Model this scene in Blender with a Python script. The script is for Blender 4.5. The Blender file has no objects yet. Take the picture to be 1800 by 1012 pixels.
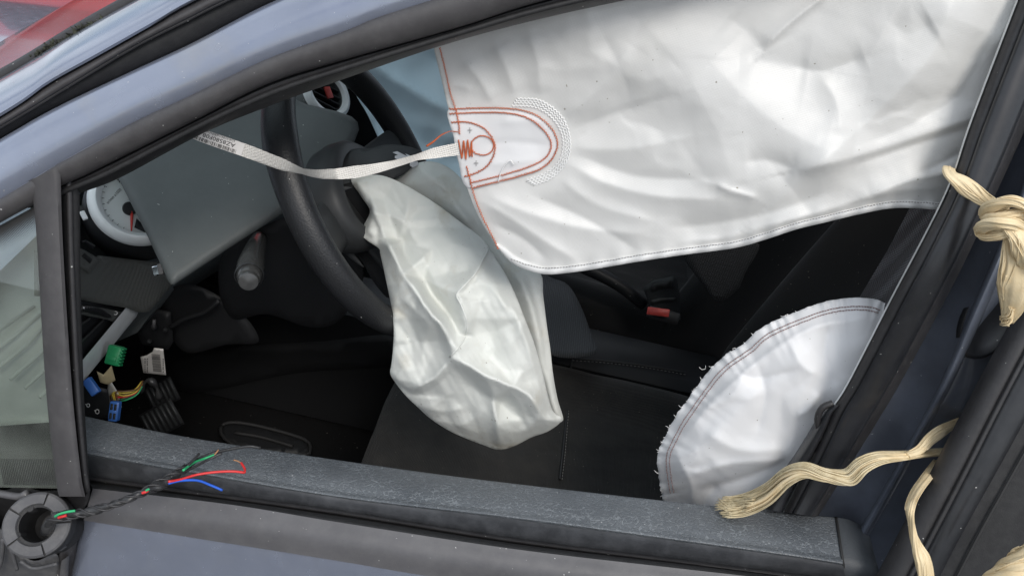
import bpy, math, random
import numpy as np
from mathutils import Vector, Matrix, noise, geometry
random.seed(7)
RNG = np.random.default_rng(7)
sc = bpy.context.scene
col = sc.collection

# ------------------------------------------------------------------ camera
# x runs to the rear of the car, y into the car, z up; the outer skin of the door is at y = 0
FPX = 1413.0
_p, _r = math.radians(33.0), math.radians(12.8)
Fv = np.array([0, math.cos(_p), -math.sin(_p)])
_U0 = np.array([0, math.sin(_p), math.cos(_p)])
_R0 = np.array([1.0, 0, 0])
Rv = math.cos(_r) * _R0 + math.sin(_r) * _U0
Uv = -math.sin(_r) * _R0 + math.cos(_r) * _U0
def ray(px, py): return Fv + Rv * (px - 900) / FPX - Uv * (py - 506) / FPX
CAM = np.array([0, 0, .95]) - ray(790, 910) * 0.80
cd = bpy.data.cameras.new('camera')
cam = bpy.data.objects.new('camera', cd); col.objects.link(cam)
cd.sensor_width = 36; cd.lens = FPX / 1800 * 36; cd.clip_start = .02; cd.clip_end = 2000
cam.matrix_world = Matrix(((Rv[0], Uv[0], -Fv[0], CAM[0]), (Rv[1], Uv[1], -Fv[1], CAM[1]), (Rv[2], Uv[2], -Fv[2], CAM[2]), (0, 0, 0, 1)))
sc.camera = cam

# ------------------------------------------------------------------ light: bright overcast sky, soft sun
SUN = Vector((.30, -.80, 1.0)).normalized()
w = bpy.data.worlds.new('World'); sc.world = w; w.use_nodes = True
nt = w.node_tree; nt.nodes.clear()
o_ = nt.nodes.new('ShaderNodeOutputWorld')
sky = nt.nodes.new('ShaderNodeTexSky'); sky.sky_type = 'NISHITA'; sky.sun_disc = False
sky.sun_elevation = math.asin(SUN.z); sky.sun_rotation = math.atan2(SUN.x, SUN.y)
sky.dust_density = 3; sky.air_density = 1.0; sky.ozone_density = 1.0
b1 = nt.nodes.new('ShaderNodeBackground'); b1.inputs[1].default_value = .11
b2 = nt.nodes.new('ShaderNodeBackground'); b2.inputs[0].default_value = (.84, .91, 1.0, 1); b2.inputs[1].default_value = 1.0
tc = nt.nodes.new('ShaderNodeTexCoord'); mp = nt.nodes.new('ShaderNodeMapping'); mp.inputs['Scale'].default_value = (1, 1, 2.2)
nz = nt.nodes.new('ShaderNodeTexNoise'); nz.inputs['Scale'].default_value = 2.3; nz.inputs['Detail'].default_value = 6; nz.inputs['Roughness'].default_value = .55
rp = nt.nodes.new('ShaderNodeValToRGB'); rp.color_ramp.elements[0].position = .36; rp.color_ramp.elements[1].position = .56
rp.color_ramp.elements[0].color = (.08, .08, .08, 1)
mx = nt.nodes.new('ShaderNodeMixShader')
L = nt.links.new
L(tc.outputs['Generated'], mp.inputs[0]); L(mp.outputs[0], nz.inputs[0]); L(nz.outputs[0], rp.inputs[0]); L(rp.outputs[0], mx.inputs[0])
L(sky.outputs[0], b1.inputs[0]); L(b1.outputs[0], mx.inputs[1]); L(b2.outputs[0], mx.inputs[2]); L(mx.outputs[0], o_.inputs[0])
sd = bpy.data.lights.new('sun', 'SUN'); sd.energy = 1.4; sd.angle = math.radians(22); sd.color = (1, .96, .9)
so = bpy.data.objects.new('sun', sd); col.objects.link(so)
so.rotation_euler = SUN.to_track_quat('Z', 'Y').to_euler(); so.location = (-2, -3, 6)
sc.view_settings.view_transform = 'Standard'; sc.view_settings.look = 'None'
sc.view_settings.exposure = 0.45; sc.view_settings.gamma = 1; sc.view_settings.use_curve_mapping = False

# ------------------------------------------------------------------ geometry helpers
def S(px, py, y):                       # point of the plane y = const seen at a photo pixel
    d = ray(px, py); return CAM + d * (y - CAM[1]) / d[1]
def SZ(px, py, z):
    d = ray(px, py); return CAM + d * (z - CAM[2]) / d[2]
def SX(px, py, x):
    d = ray(px, py); return CAM + d * (x - CAM[0]) / d[0]
def W(px, py, off=0.0, k=.36, zb=.95):  # side of the car above the belt leans in: y = off + k (z - zb)
    d = ray(px, py); t = (k * (CAM[2] - zb) - CAM[1] + off) / (d[1] - k * d[2]); return CAM + d * t
def WB(px, py, off=0.0):                # lower half of the rear upright stands straight instead of leaning out
    t = min(1, max(0, (py - 420) / 480)); return W(px, py, off + .082 * t * t * (3 - 2 * t))
def spl(pts, n):                        # Catmull-Rom through points, n samples at even arc length
    P = np.array(pts, float)
    if len(P) == 2: return P[0] + (P[1] - P[0]) * np.linspace(0, 1, n)[:, None]
    Q = np.vstack([2 * P[0] - P[1], P, 2 * P[-1] - P[-2]]); out = []
    for i in range(1, len(Q) - 2):
        p0, p1, p2, p3 = Q[i - 1], Q[i], Q[i + 1], Q[i + 2]
        for t in np.linspace(0, 1, 24, endpoint=False):
            out.append(.5 * (2 * p1 + (p2 - p0) * t + (2 * p0 - 5 * p1 + 4 * p2 - p3) * t * t + (3 * p1 - p0 - 3 * p2 + p3) * t ** 3))
    out.append(P[-1]); out = np.array(out)
    s = np.r_[0, np.cumsum(np.linalg.norm(np.diff(out, axis=0), axis=1))]
    q = np.linspace(0, s[-1], n)
    return np.stack([np.interp(q, s, out[:, k]) for k in range(out.shape[1])], 1)
def root_loc(p):
    while p.parent: p = p.parent
    return np.array(p.location)
def tag(o, label=None, cat=None, group=None, kind=None):
    if label: o['label'] = label
    if cat: o['category'] = cat
    if group: o['group'] = group
    if kind: o['kind'] = kind
    return o
def mk(name, V, F, m, parent=None, smooth=True, loc=None, sharp=None):
    V = np.array(V, float)
    if parent is not None: base = root_loc(parent)
    elif loc is not None: base = np.array(loc, float)
    else: base = np.array([V[:, 0].mean(), V[:, 1].mean(), V[:, 2].min()])
    me = bpy.data.meshes.new(name)
    me.from_pydata([tuple(v) for v in V - base], [], [tuple(int(i) for i in f) for f in F])
    me.materials.append(m); me.update()
    if smooth:
        me.polygons.foreach_set('use_smooth', [True] * len(me.polygons))
        if sharp: me.set_sharp_from_angle(angle=math.radians(sharp))
    o = bpy.data.objects.new(name, me); col.objects.link(o)
    if parent is not None: o.parent = parent
    else: o.location = base
    return o
def empty(name, loc, label, cat, group=None):
    o = bpy.data.objects.new(name, None); col.objects.link(o); o.location = loc; o.empty_display_size = .05
    return tag(o, label, cat, group)
def grid(rows, cu=False, cv=False):     # rows of points -> verts, quads
    rows = np.array(rows); n, m = rows.shape[:2]; F = []
    for i in range(n - 1 + cu):
        for j in range(m - 1 + cv):
            F.append((i * m + j, i * m + (j + 1) % m, ((i + 1) % n) * m + (j + 1) % m, ((i + 1) % n) * m + j))
    return rows.reshape(-1, 3), F
def join(parts):
    V, F, k = [], [], 0
    for v, f in parts:
        V.append(np.array(v)); F += [tuple(i + k for i in q) for q in f]; k += len(v)
    return np.vstack(V), F
def frames(P):
    P = np.array(P, float); T = np.gradient(P, axis=0); T /= np.linalg.norm(T, axis=1)[:, None] + 1e-12
    n = np.cross(T[0], [0, 0, 1.]); 
    if np.linalg.norm(n) < 1e-3: n = np.cross(T[0], [1., 0, 0])
    n /= np.linalg.norm(n); N = [n]
    for i in range(1, len(P)):
        n = N[-1] - T[i] * (N[-1] @ T[i]); n /= np.linalg.norm(n); N.append(n)
    N = np.array(N); return T, N, np.cross(T, N)
def tube(P, r, seg=8, flat=1.0, twist=0.0, cap=True, prof=None):
    P = np.array(P, float); r = np.broadcast_to(r, len(P)); T, N, B = frames(P); rows = []
    a = np.linspace(0, 2 * np.pi, seg, endpoint=False)
    for i in range(len(P)):
        tw = twist * i / max(1, len(P) - 1); pr = prof(a, i / max(1, len(P) - 1)) if prof else 1.0
        rows.append(P[i] + (r[i] * pr * np.cos(a + 0))[:, None] * (N[i] * math.cos(tw) + B[i] * math.sin(tw)) + (flat * r[i] * pr * np.sin(a))[:, None] * (-N[i] * math.sin(tw) + B[i] * math.cos(tw)))
    V, F = grid(rows, cv=True)
    if cap: F += [tuple(range(seg))[::-1], tuple(range(len(V) - seg, len(V)))]
    return V, F
def box(c, ax, hs, bev=.12):            # bevelled box: centre, 3 unit axes, half sizes
    ax = np.array(ax, float); hs = np.array(hs, float); b = min(hs) * bev * 2
    V, F = [], []
    sx = [(-1, -1), (1, -1), (1, 1), (-1, 1)]
    rows = []
    for z, ins in ((-1, b), (-1 + 0, 0), (1, 0), (1, b)):
        zz = z * hs[2] if ins else z * (hs[2] - b)
        pts = []
        for (x, y) in sx:
            hx, hy = hs[0] - ins, hs[1] - ins
            pts += [(x * (hx - b) , y * hy), (x * hx, y * (hy - b))] if x * y > 0 else [(x * hx, y * (hy - b)), (x * (hx - b), y * hy)]
        rows.append([c + ax[0] * p[0] + ax[1] * p[1] + ax[2] * zz for p in pts])
    # order ring by angle
    out = []
    for rr in rows:
        rr = np.array(rr) ; u = (rr - c) @ ax[0] / hs[0]; v = (rr - c) @ ax[1] / hs[1]
        out.append(rr[np.argsort(np.arctan2(v, u), kind='stable')])
    V, F = grid(out, cv=True); n = 8
    F += [tuple(range(n))[::-1], tuple(range(len(V) - n, len(V)))]
    return V, F
def lathe(c, axis, prof, seg=48, a0=0, a1=2 * math.pi, xdir=None):  # prof: (radius, height along axis)
    axis = np.array(axis, float); axis /= np.linalg.norm(axis)
    u = np.cross(axis, [0, 1, 0]) if xdir is None else np.array(xdir) - axis * (np.array(xdir) @ axis)
    u /= np.linalg.norm(u); v = np.cross(axis, u); full = abs(a1 - a0 - 2 * math.pi) < 1e-6
    A = np.linspace(a0, a1, seg, endpoint=not full)
    rows = [[c + axis * h + r * (u * math.cos(a) + v * math.sin(a)) for a in A] for r, h in prof]
    return grid(rows, cv=full)
def yfit(pairs, quad=False):            # depth as a smooth function of the position
    P = np.array(pairs, float); x, y = P[:, 0] / 1000, P[:, 1] / 1000
    A = np.stack([np.ones_like(x), x, y] + ([x * y, x * x] if quad else []), 1); c = np.linalg.lstsq(A, P[:, 2], rcond=None)[0]
    def fn(px, py):
        px = np.asarray(px, float) / 1000; py = np.asarray(py, float) / 1000
        r = c[0] + c[1] * px + c[2] * py
        if quad: r = r + c[3] * px * py + c[4] * px * px
        return r
    return fn
def dens(poly, sp, closed=True):
    P = np.array(poly, float); out = []
    for i in range(len(P) if closed else len(P) - 1):
        a, b = P[i], P[(i + 1) % len(P)]; n = max(1, int(round(np.linalg.norm(b - a) / sp)))
        out += [a + (b - a) * k / n for k in range(n)]
    if not closed: out.append(P[-1])
    return np.array(out)
def cspl(pts, sp):                      # smooth closed outline
    P = np.array(pts, float); Q = np.vstack([P[-1], P, P[0], P[1]]); out = []
    for i in range(1, len(P) + 1):
        p0, p1, p2, p3 = Q[i - 1], Q[i], Q[i + 1], Q[i + 2]; n = max(1, int(round(np.linalg.norm(p2 - p1) / sp)))
        for t in np.arange(n) / n:
            out.append(.5 * (2 * p1 + (p2 - p0) * t + (2 * p0 - 5 * p1 + 4 * p2 - p3) * t * t + (3 * p1 - p0 - 3 * p2 + p3) * t ** 3))
    return np.array(out)
def inpoly(P, poly):
    x, y = P[:, 0], P[:, 1]; r = np.zeros(len(P), bool); n = len(poly)
    for i in range(n):
        x1, y1 = poly[i]; x2, y2 = poly[(i + 1) % n]
        if y1 == y2: continue
        c = ((y1 > y) != (y2 > y)) & (x < (x2 - x1) * (y - y1) / (y2 - y1) + x1); r ^= c
    return r
def pdist(P, line, closed=False):       # distance, signed side and position along a polyline
    line = np.array(line, float); best = np.full(len(P), 1e9); side = np.ones(len(P)); tt = np.zeros(len(P))
    q = np.vstack([line, line[:1]]) if closed else line
    seg = np.linalg.norm(np.diff(q, axis=0), axis=1); tot = seg.sum(); acc = 0
    for i in range(len(q) - 1):
        a, d = q[i], q[i + 1] - q[i]; l2 = d @ d + 1e-9; t = np.clip(((P - a) @ d) / l2, 0, 1)
        e = P - a - t[:, None] * d; ds = np.hypot(e[:, 0], e[:, 1]); mk_ = ds < best
        best[mk_] = ds[mk_]; side[mk_] = np.sign(d[0] * e[mk_, 1] - d[1] * e[mk_, 0]); tt[mk_] = (acc + t[mk_] * seg[i]) / tot; acc += seg[i]
    return best, side, tt
def folds(P, lst):                      # sum of creases; amplitude in mm towards the viewer's side, w1 left / w2 right of the line
    P = np.atleast_2d(np.array(P, float)); h = np.zeros(len(P))
    for pts, w1, w2, amp in lst:
        line = spl(pts, 14) if len(pts) > 2 else np.array(pts, float)
        d, s, t = pdist(P, line); wv = np.where(s > 0, w2, w1)
        tp = np.clip(np.minimum(t + .12, 1.12 - t) / .3, 0, 1); tp = tp * tp * (3 - 2 * tp)
        h += amp * .001 * tp * np.where(wv < 13, np.exp(-np.maximum(0, np.sqrt(d * d + 2.0) - 1.4) / wv), np.exp(-(d / wv) ** 1.35))
    return h
def facets(P, ctrl):                     # crisp flat facets between creases: heights (mm) at control points, linear in between
    P = np.atleast_2d(np.array(P, float)); c = np.array(ctrl, float); v, e, f, ov, *_ = geometry.delaunay_2d_cdt([Vector(q[:2]) for q in c], [], [], 0, 1e-4)
    hz = [np.mean([c[i, 2] for i in o]) if o else 0 for o in ov]; v = np.array([tuple(q) for q in v]); out = np.zeros(len(P))
    for t in f:
        a, b, d = v[t[0]], v[t[1]], v[t[2]]; den = (b[1] - d[1]) * (a[0] - d[0]) + (d[0] - b[0]) * (a[1] - d[1])
        if abs(den) < 1e-6: continue
        l1 = ((b[1] - d[1]) * (P[:, 0] - d[0]) + (d[0] - b[0]) * (P[:, 1] - d[1])) / den; l2 = ((d[1] - a[1]) * (P[:, 0] - d[0]) + (a[0] - d[0]) * (P[:, 1] - d[1])) / den; l3 = 1 - l1 - l2
        k = (l1 >= -1e-6) & (l2 >= -1e-6) & (l3 >= -1e-6); out[k] = l1[k] * hz[t[0]] + l2[k] * hz[t[1]] + l3[k] * hz[t[2]]
    return out * .001
def soft_facets(P, ctrl, wp=8, sf=3.5, seed=2.0):   # the same with creases bent and slightly rounded
    P = np.atleast_2d(np.array(P, float)); Q = P + wp * np.stack([fbm(P, 55, 2, seed), fbm(P, 55, 2, seed + 7)], 1)
    return sum(facets(Q + np.array(o) * sf, ctrl) for o in ((1, 0), (-1, 0), (0, 1), (0, -1), (0, 0))) / 5
def rnd_ctrl(x0, y0, x1, y1, sp, amp, seed, ax=1.0, ay=1.0):
    g_ = np.random.default_rng(seed); out = []
    for x in np.arange(x0, x1 + sp * ax, sp * ax):
        for y in np.arange(y0, y1 + sp * ay, sp * ay): out.append((x + g_.uniform(-.45, .45) * sp * ax, y + g_.uniform(-.45, .45) * sp * ay, g_.normal(0, amp)))
    return out
def fbm(P, s, oct=4, seed=0.0, sx=1.0, sy=1.0):
    return np.array([noise.fractal(Vector((p[0] * sx / s, p[1] * sy / s, seed)), 1.0, 2.0, oct) for p in P])
def triang(outline, sp):
    B = dens(outline, sp); x0, y0 = B.min(0); x1, y1 = B.max(0)
    gx, gy = np.meshgrid(np.arange(x0, x1, sp), np.arange(y0, y1, sp * .87)); gx[1::2] += sp / 2
    G = np.stack([gx.ravel(), gy.ravel()], 1); G = G + RNG.uniform(-.12, .12, G.shape) * sp
    G = G[inpoly(G, B)]; d, _, _ = pdist(G, B, True); G = G[d > sp * .55]
    A = np.vstack([B, G]); nb = len(B)
    v, e, f, *_ = geometry.delaunay_2d_cdt([Vector(p) for p in A], [(i, (i + 1) % nb) for i in range(nb)], [], 1, 1e-4)
    return np.array([tuple(p) for p in v]), [tuple(t) for t in f], B
def sheet(name, outline, depth, sp, m, parent=None, thick=.002, back=None, pos=S, loc=None, sharp=None):
    P, F, B = triang(outline, sp); yv = depth(P); n = len(P)
    V = np.array([pos(p[0], p[1], y) for p, y in zip(P, yv)])
    if back is None: V2 = np.array([pos(p[0], p[1], y + thick) for p, y in zip(P, yv)])
    else: V2 = np.array([pos(p[0], p[1], y) for p, y in zip(P, back(P))])
    # orientation: front faces look at -y
    a, b, c = V[F[0][0]], V[F[0][1]], V[F[0][2]]
    nn = np.cross(b - a, c - a)
    if nn @ (a - CAM) > 0: F = [t[::-1] for t in F]
    cnt = {}
    for t in F:
        for i in range(3):
            e = (t[i], t[(i + 1) % 3]); cnt[e] = 1
    wall = [(e[1], e[0], e[0] + n, e[1] + n) for e in cnt if (e[1], e[0]) not in cnt]
    return mk(name, np.vstack([V, V2]), F + [tuple(i + n for i in t[::-1]) for t in F] + wall, m, parent, loc=loc, sharp=sharp)
def strip(name, A, B, oa, ob, m, parent=None, n=60, k=8, bulge=0.0, back=.04, pos=W, pw=.7, jit=0.0, sharp=50):
    a, b = spl(A, n), spl(B, n); rows = []
    f = lambda q, o: [pos(p[0], p[1], o) for p in q]
    rows.append(f(a, oa + back))
    for i in range(k + 1):
        s = i / k; rows.append(f(a + (b - a) * s, oa + (ob - oa) * s - bulge * math.sin(math.pi * s) ** pw))
    rows.append(f(b, ob + back))
    V, F = grid(rows); nr = len(rows)
    F += [tuple(i * n for i in range(nr)), tuple(i * n + n - 1 for i in range(nr))[::-1]]
    F += [(j, j + 1, (nr - 1) * n + j + 1, (nr - 1) * n + j)[::-1] for j in range(n - 1)]
    V = np.array(V)
    return mk(name, V, F, m, parent, sharp=sharp)
def rot2(p, a): return (p[0] * math.cos(a) - p[1] * math.sin(a), p[0] * math.sin(a) + p[1] * math.cos(a))
def text_mesh(s, size=1.0):
    cu = bpy.data.curves.new('t', 'FONT'); cu.body = s; cu.size = size; cu.resolution_u = 2
    o = bpy.data.objects.new('t', cu); col.objects.link(o); dg = bpy.context.evaluated_depsgraph_get()
    me = bpy.data.meshes.new_from_object(o.evaluated_get(dg))
    V = np.array([tuple(v.co) for v in me.vertices]); F = [tuple(p.vertices) for p in me.polygons]
    bpy.data.objects.remove(o); bpy.data.meshes.remove(me); return V, F

# ------------------------------------------------------------------ materials
def mat(name, c, rough=.5, metal=0, spec=.5, coat=0, var=.0, vs=30, c2=None, bump=0, bs=400, speck=0, speckc=(.45, .45, .43), dust=None, weave=0, ws=900, crack=0, lines=None, sheen=0, stain=None, trans=0, rvar=0, dots=0):
    m = bpy.data.materials.new(name); m.use_nodes = True; t = m.node_tree; N = t.nodes; Lk = t.links.new
    p = N['Principled BSDF']; p.inputs['Roughness'].default_value = rough; p.inputs['Metallic'].default_value = metal
    p.inputs['Specular IOR Level'].default_value = spec; p.inputs['Coat Weight'].default_value = coat; p.inputs['Coat Roughness'].default_value = .06
    if sheen: p.inputs['Sheen Weight'].default_value = sheen
    tcn = N.new('ShaderNodeTexCoord'); ob = tcn.outputs['Object']
    def nse(scale, det=4, rg=.55):
        q = N.new('ShaderNodeTexNoise'); q.inputs['Scale'].default_value = scale; q.inputs['Detail'].default_value = det; q.inputs['Roughness'].default_value = rg; Lk(ob, q.inputs['Vector']); return q.outputs['Fac']
    def rampf(x, a, b):
        q = N.new('ShaderNodeMapRange'); q.inputs['From Min'].default_value = a; q.inputs['From Max'].default_value = b; Lk(x, q.inputs['Value']); return q.outputs['Result']
    def mixc(fac, a, b):
        q = N.new('ShaderNodeMix'); q.data_type = 'RGBA'; Lk(fac, q.inputs[0])
        for k, v in ((6, a), (7, b)):
            if isinstance(v, tuple): q.inputs[k].default_value = (*v[:3], 1)
            else: Lk(v, q.inputs[k])
        return q.outputs[2]
    cur = tuple(c)
    if var or c2:
        d = c2 or tuple(x * (1 - var) for x in c); cur = mixc(rampf(nse(vs), .35, .65), cur, d)
    if stain:
        sc_, scol, lo, hi = stain; cur = mixc(rampf(nse(sc_, 6, .62), lo, hi), cur, scol)
    if dust:
        dc, amt, ds = dust; q = N.new('ShaderNodeMath'); q.operation = 'MULTIPLY'; Lk(rampf(nse(ds, 7, .7), .42, .75), q.inputs[0]); q.inputs[1].default_value = amt; cur = mixc(q.outputs[0], cur, dc)
    hts = []
    if crack:
        vo = N.new('ShaderNodeTexVoronoi'); vo.feature = 'DISTANCE_TO_EDGE'; vo.inputs['Scale'].default_value = crack
        wn = N.new('ShaderNodeTexNoise'); wn.inputs['Scale'].default_value = crack * .8; Lk(ob, wn.inputs['Vector'])
        ad = N.new('ShaderNodeVectorMath'); ad.operation = 'MULTIPLY_ADD'; Lk(wn.outputs['Color'], ad.inputs[0]); ad.inputs[1].default_value = (1.3 / crack,) * 3; Lk(ob, ad.inputs[2]); Lk(ad.outputs[0], vo.inputs['Vector'])
        ed = rampf(vo.outputs['Distance'], .10, .02)
        q = N.new('ShaderNodeMath'); q.operation = 'MULTIPLY'; Lk(ed, q.inputs[0]); Lk(rampf(nse(22, 5, .6), .33, .55), q.inputs[1])
        q2 = N.new('ShaderNodeMath'); q2.operation = 'MULTIPLY'; Lk(q.outputs[0], q2.inputs[0]); q2.inputs[1].default_value = .30
        cur = mixc(q2.outputs[0], cur, (.36, .39, .41)); hts.append((ed, -.5))
    if dots:
        ws_ = []
        sx_ = N.new('ShaderNodeSeparateXYZ'); Lk(ob, sx_.inputs[0]); ad_ = N.new('ShaderNodeMath'); Lk(sx_.outputs[1], ad_.inputs[0]); Lk(sx_.outputs[2], ad_.inputs[1]); cb_ = N.new('ShaderNodeCombineXYZ'); Lk(sx_.outputs[0], cb_.inputs[0]); Lk(ad_.outputs[0], cb_.inputs[1])
        for dr in ('X', 'Y'):
            wv = N.new('ShaderNodeTexWave'); wv.wave_type = 'BANDS'; wv.bands_direction = dr; wv.inputs['Scale'].default_value = 74; Lk(cb_.outputs[0], wv.inputs['Vector']); ws_.append(wv.outputs['Fac'])
        q = N.new('ShaderNodeMath'); q.operation = 'MULTIPLY'; Lk(ws_[0], q.inputs[0]); Lk(ws_[1], q.inputs[1]); cur = mixc(rampf(q.outputs[0], .35, .7), cur, tuple(min(1, 3.4 * v) for v in c))
    if speck:
        cur = mixc(rampf(nse(speck * 2.2, 0, .5), .865, .88), cur, speckc)
    if isinstance(cur, tuple): p.inputs['Base Color'].default_value = (*cur, 1)
    else: Lk(cur, p.inputs['Base Color'])
    if rvar: 
        q = N.new('ShaderNodeMapRange'); Lk(nse(60, 5), q.inputs['Value']); q.inputs['From Min'].default_value = .3; q.inputs['From Max'].default_value = .7
        q.inputs['To Min'].default_value = rough - rvar; q.inputs['To Max'].default_value = rough + rvar; Lk(q.outputs['Result'], p.inputs['Roughness'])
    if bump: hts.append((nse(bs, 3), bump))
    if weave:
        for ax in (0, 2):
            mpn = N.new('ShaderNodeMapping'); Lk(ob, mpn.inputs[0]); wv = N.new('ShaderNodeTexWave'); wv.wave_type = 'BANDS'; wv.bands_direction = 'X' if ax == 0 else 'Z'; wv.inputs['Scale'].default_value = ws / 20
            wv.inputs['Distortion'].default_value = .4; Lk(mpn.outputs[0], wv.inputs['Vector']); hts.append((wv.outputs['Fac'], weave))
    if hts:
        h = None
        for x, a in hts:
            q = N.new('ShaderNodeMath'); q.operation = 'MULTIPLY_ADD'; Lk(x, q.inputs[0]); q.inputs[1].default_value = a
            if h is None: q.inputs[2].default_value = 0
            else: Lk(h, q.inputs[2])
            h = q.outputs[0]
        bn = N.new('ShaderNodeBump'); bn.inputs['Distance'].default_value = .001; bn.inputs['Strength'].default_value = 1.0; Lk(h, bn.inputs['Height']); Lk(bn.outputs[0], p.inputs['Normal'])
    if trans:
        tr = N.new('ShaderNodeBsdfTranslucent'); tr.inputs[0].default_value = (.8, .8, .78, 1); ms = N.new('ShaderNodeMixShader'); ms.inputs[0].default_value = trans
        Lk(p.outputs[0], ms.inputs[1]); Lk(tr.outputs[0], ms.inputs[2]); Lk(ms.outputs[0], N['Material Output'].inputs[0])
    return m
def glass(name, tint, fres=1.45, dirt=.04):
    m = bpy.data.materials.new(name); m.use_nodes = True; t = m.node_tree; N = t.nodes; N.remove(N['Principled BSDF']); Lk = t.links.new
    tr = N.new('ShaderNodeBsdfTransparent'); tr.inputs[0].default_value = (*tint, 1); gl = N.new('ShaderNodeBsdfGlossy'); gl.inputs['Roughness'].default_value = .01
    fr = N.new('ShaderNodeFresnel'); fr.inputs[0].default_value = fres; ms = N.new('ShaderNodeMixShader'); Lk(fr.outputs[0], ms.inputs[0]); Lk(tr.outputs[0], ms.inputs[1]); Lk(gl.outputs[0], ms.inputs[2])
    df = N.new('ShaderNodeBsdfDiffuse'); df.inputs[0].default_value = (.45, .48, .44, 1); m2 = N.new('ShaderNodeMixShader')
    nn = N.new('ShaderNodeTexNoise'); nn.inputs['Scale'].default_value = 14; nn.inputs['Detail'].default_value = 7; mr = N.new('ShaderNodeMapRange'); mr.inputs['From Min'].default_value = .35; mr.inputs['From Max'].default_value = .75; mr.inputs['To Max'].default_value = dirt * 3; mr.inputs['To Min'].default_value = dirt * .4
    tcn = N.new('ShaderNodeTexCoord'); Lk(tcn.outputs['Object'], nn.inputs['Vector']); Lk(nn.outputs[0], mr.inputs['Value']); Lk(mr.outputs[0], m2.inputs[0]); Lk(ms.outputs[0], m2.inputs[1]); Lk(df.outputs[0], m2.inputs[2]); Lk(m2.outputs[0], N['Material Output'].inputs[0])
    return m
M = {}
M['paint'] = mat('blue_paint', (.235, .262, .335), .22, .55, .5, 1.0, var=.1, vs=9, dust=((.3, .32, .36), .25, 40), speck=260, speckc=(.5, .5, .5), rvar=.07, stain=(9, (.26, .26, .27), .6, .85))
M['paint_shaded'] = mat('blue_paint_shaded', (.15, .17, .215), .30, .2, .5, 1.0, var=.3, vs=20, dust=((.10, .11, .13), .3, 60), speck=140, speckc=(.4, .42, .45))  # body blue again, darkened for the shade in the shut gap
M['trim'] = mat('grey_trim', (.052, .049, .051), .5, 0, .5, var=.25, vs=12, bump=.12, bs=900, dust=((.10, .098, .096), .35, 55), speck=190, rvar=.08)
M['belt'] = mat('belt_plastic', (.085, .083, .088), .48, 0, .5, var=.2, vs=12, bump=.12, bs=900, dust=((.13, .128, .126), .35, 55), speck=190, rvar=.08)
M['rubber'] = mat('black_rubber', (.028, .027, .029), .5, 0, .5, var=.3, vs=18, bump=.2, bs=700, dust=((.06, .059, .058), .35, 80), speck=170)
M['seal'] = mat('seal_rubber', (.014, .014, .015), .6, 0, .4, bump=.2, bs=800, dust=((.05, .05, .05), .35, 90))
M['gloss_black'] = mat('black_plastic_gloss', (.018, .019, .022), .3, 0, .5, var=.3, vs=15, dust=((.045, .045, .048), .3, 70), speck=120)
M['card'] = mat('worn_vinyl', (.108, .118, .128), .42, 0, .5, c2=(.078, .087, .097), vs=9, crack=190, bump=.25, bs=500, speck=110, speckc=(.5, .5, .5), dust=((.16, .175, .19), .25, 30))
M['card_dark'] = mat('door_inner_plastic', (.03, .032, .036), .5, bump=.15, bs=500, dust=((.11, .115, .125), .45, 40))
M['airbag'] = mat('airbag_fabric', (.625, .622, .605), .42, 0, .5, c2=(.60, .597, .58), vs=6, bump=.22, bs=110, weave=.04, ws=4500, speck=130, speckc=(.3, .28, .24), stain=(8, (.6, .595, .565), .55, .8))
M['airbag2'] = mat('airbag_fabric_dirty', (.645, .655, .62), .5, 0, .3, c2=(.615, .63, .595), vs=9, bump=.5, bs=130, weave=.03, ws=4500, speck=120, speckc=(.25, .22, .18), stain=(14, (.46, .42, .33), .58, .82))
M['airbag3'] = mat('airbag_fabric_clean', (.71, .71, .715), .6, 0, .3, c2=(.69, .69, .695), vs=12, bump=.25, bs=90, speck=150, speckc=(.3, .28, .25))
M['bluelit_bag'] = mat('airbag_fabric_blue_lit', (.62, .76, .84), .45, 0, .4, c2=(.56, .71, .80), vs=5, weave=.03, ws=4500)  # blue cast of sky and tinted windscreen put into the cloth colour
M['hem'] = mat('airbag_hem', (.66, .66, .65), .6, bump=.3, bs=500)
M['thread_o'] = mat('orange_thread', (.62, .14, .045), .6, var=.3, vs=300)
M['thread_g'] = mat('grey_thread', (.26, .25, .24), .7)
M['thread_b'] = mat('brown_thread', (.27, .17, .16), .7)
M['thread_w'] = mat('white_thread', (.8, .8, .79), .7)
M['strap'] = mat('woven_strap', (.72, .69, .64), .7, bump=.5, bs=500, weave=.35, ws=3600)
M['label'] = mat('label_paper', (.74, .71, .68), .5, var=.06, vs=60)
M['ink'] = mat('black_ink', (.02, .02, .02), .6)
M['dash'] = mat('dash_plastic', (.105, .115, .115), .55, 0, .4, bump=.25, bs=900, var=.12, vs=8, dust=((.14, .15, .15), .25, 40), speck=150)
M['dash_weave'] = mat('dash_woven_plastic', (.105, .108, .102), .6, 0, .35, bump=.2, bs=900, weave=.3, ws=4200, dust=((.12, .115, .10), .3, 40))
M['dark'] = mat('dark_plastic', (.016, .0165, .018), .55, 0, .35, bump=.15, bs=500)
M['wheel'] = mat('wheel_leather', (.014, .0145, .016), .42, 0, .45, bump=.5, bs=480, speck=160)
M['hub'] = mat('hub_plastic', (.035, .037, .039), .5, 0, .4, bump=.12, bs=700)
M['silver'] = mat('silver_plastic', (.82, .84, .84), .34, .1, .5, var=.08, vs=40, bump=.04, bs=900)
M['chrome'] = mat('chrome', (.8, .8, .82), .12, 1)
M['dial'] = mat('dial_face', (.66, .69, .68), .5)
M['red'] = mat('red_plastic', (.55, .04, .03), .35)
M['redbelt'] = mat('red_button', (.50, .06, .05), .45, var=.3, vs=120)
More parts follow.
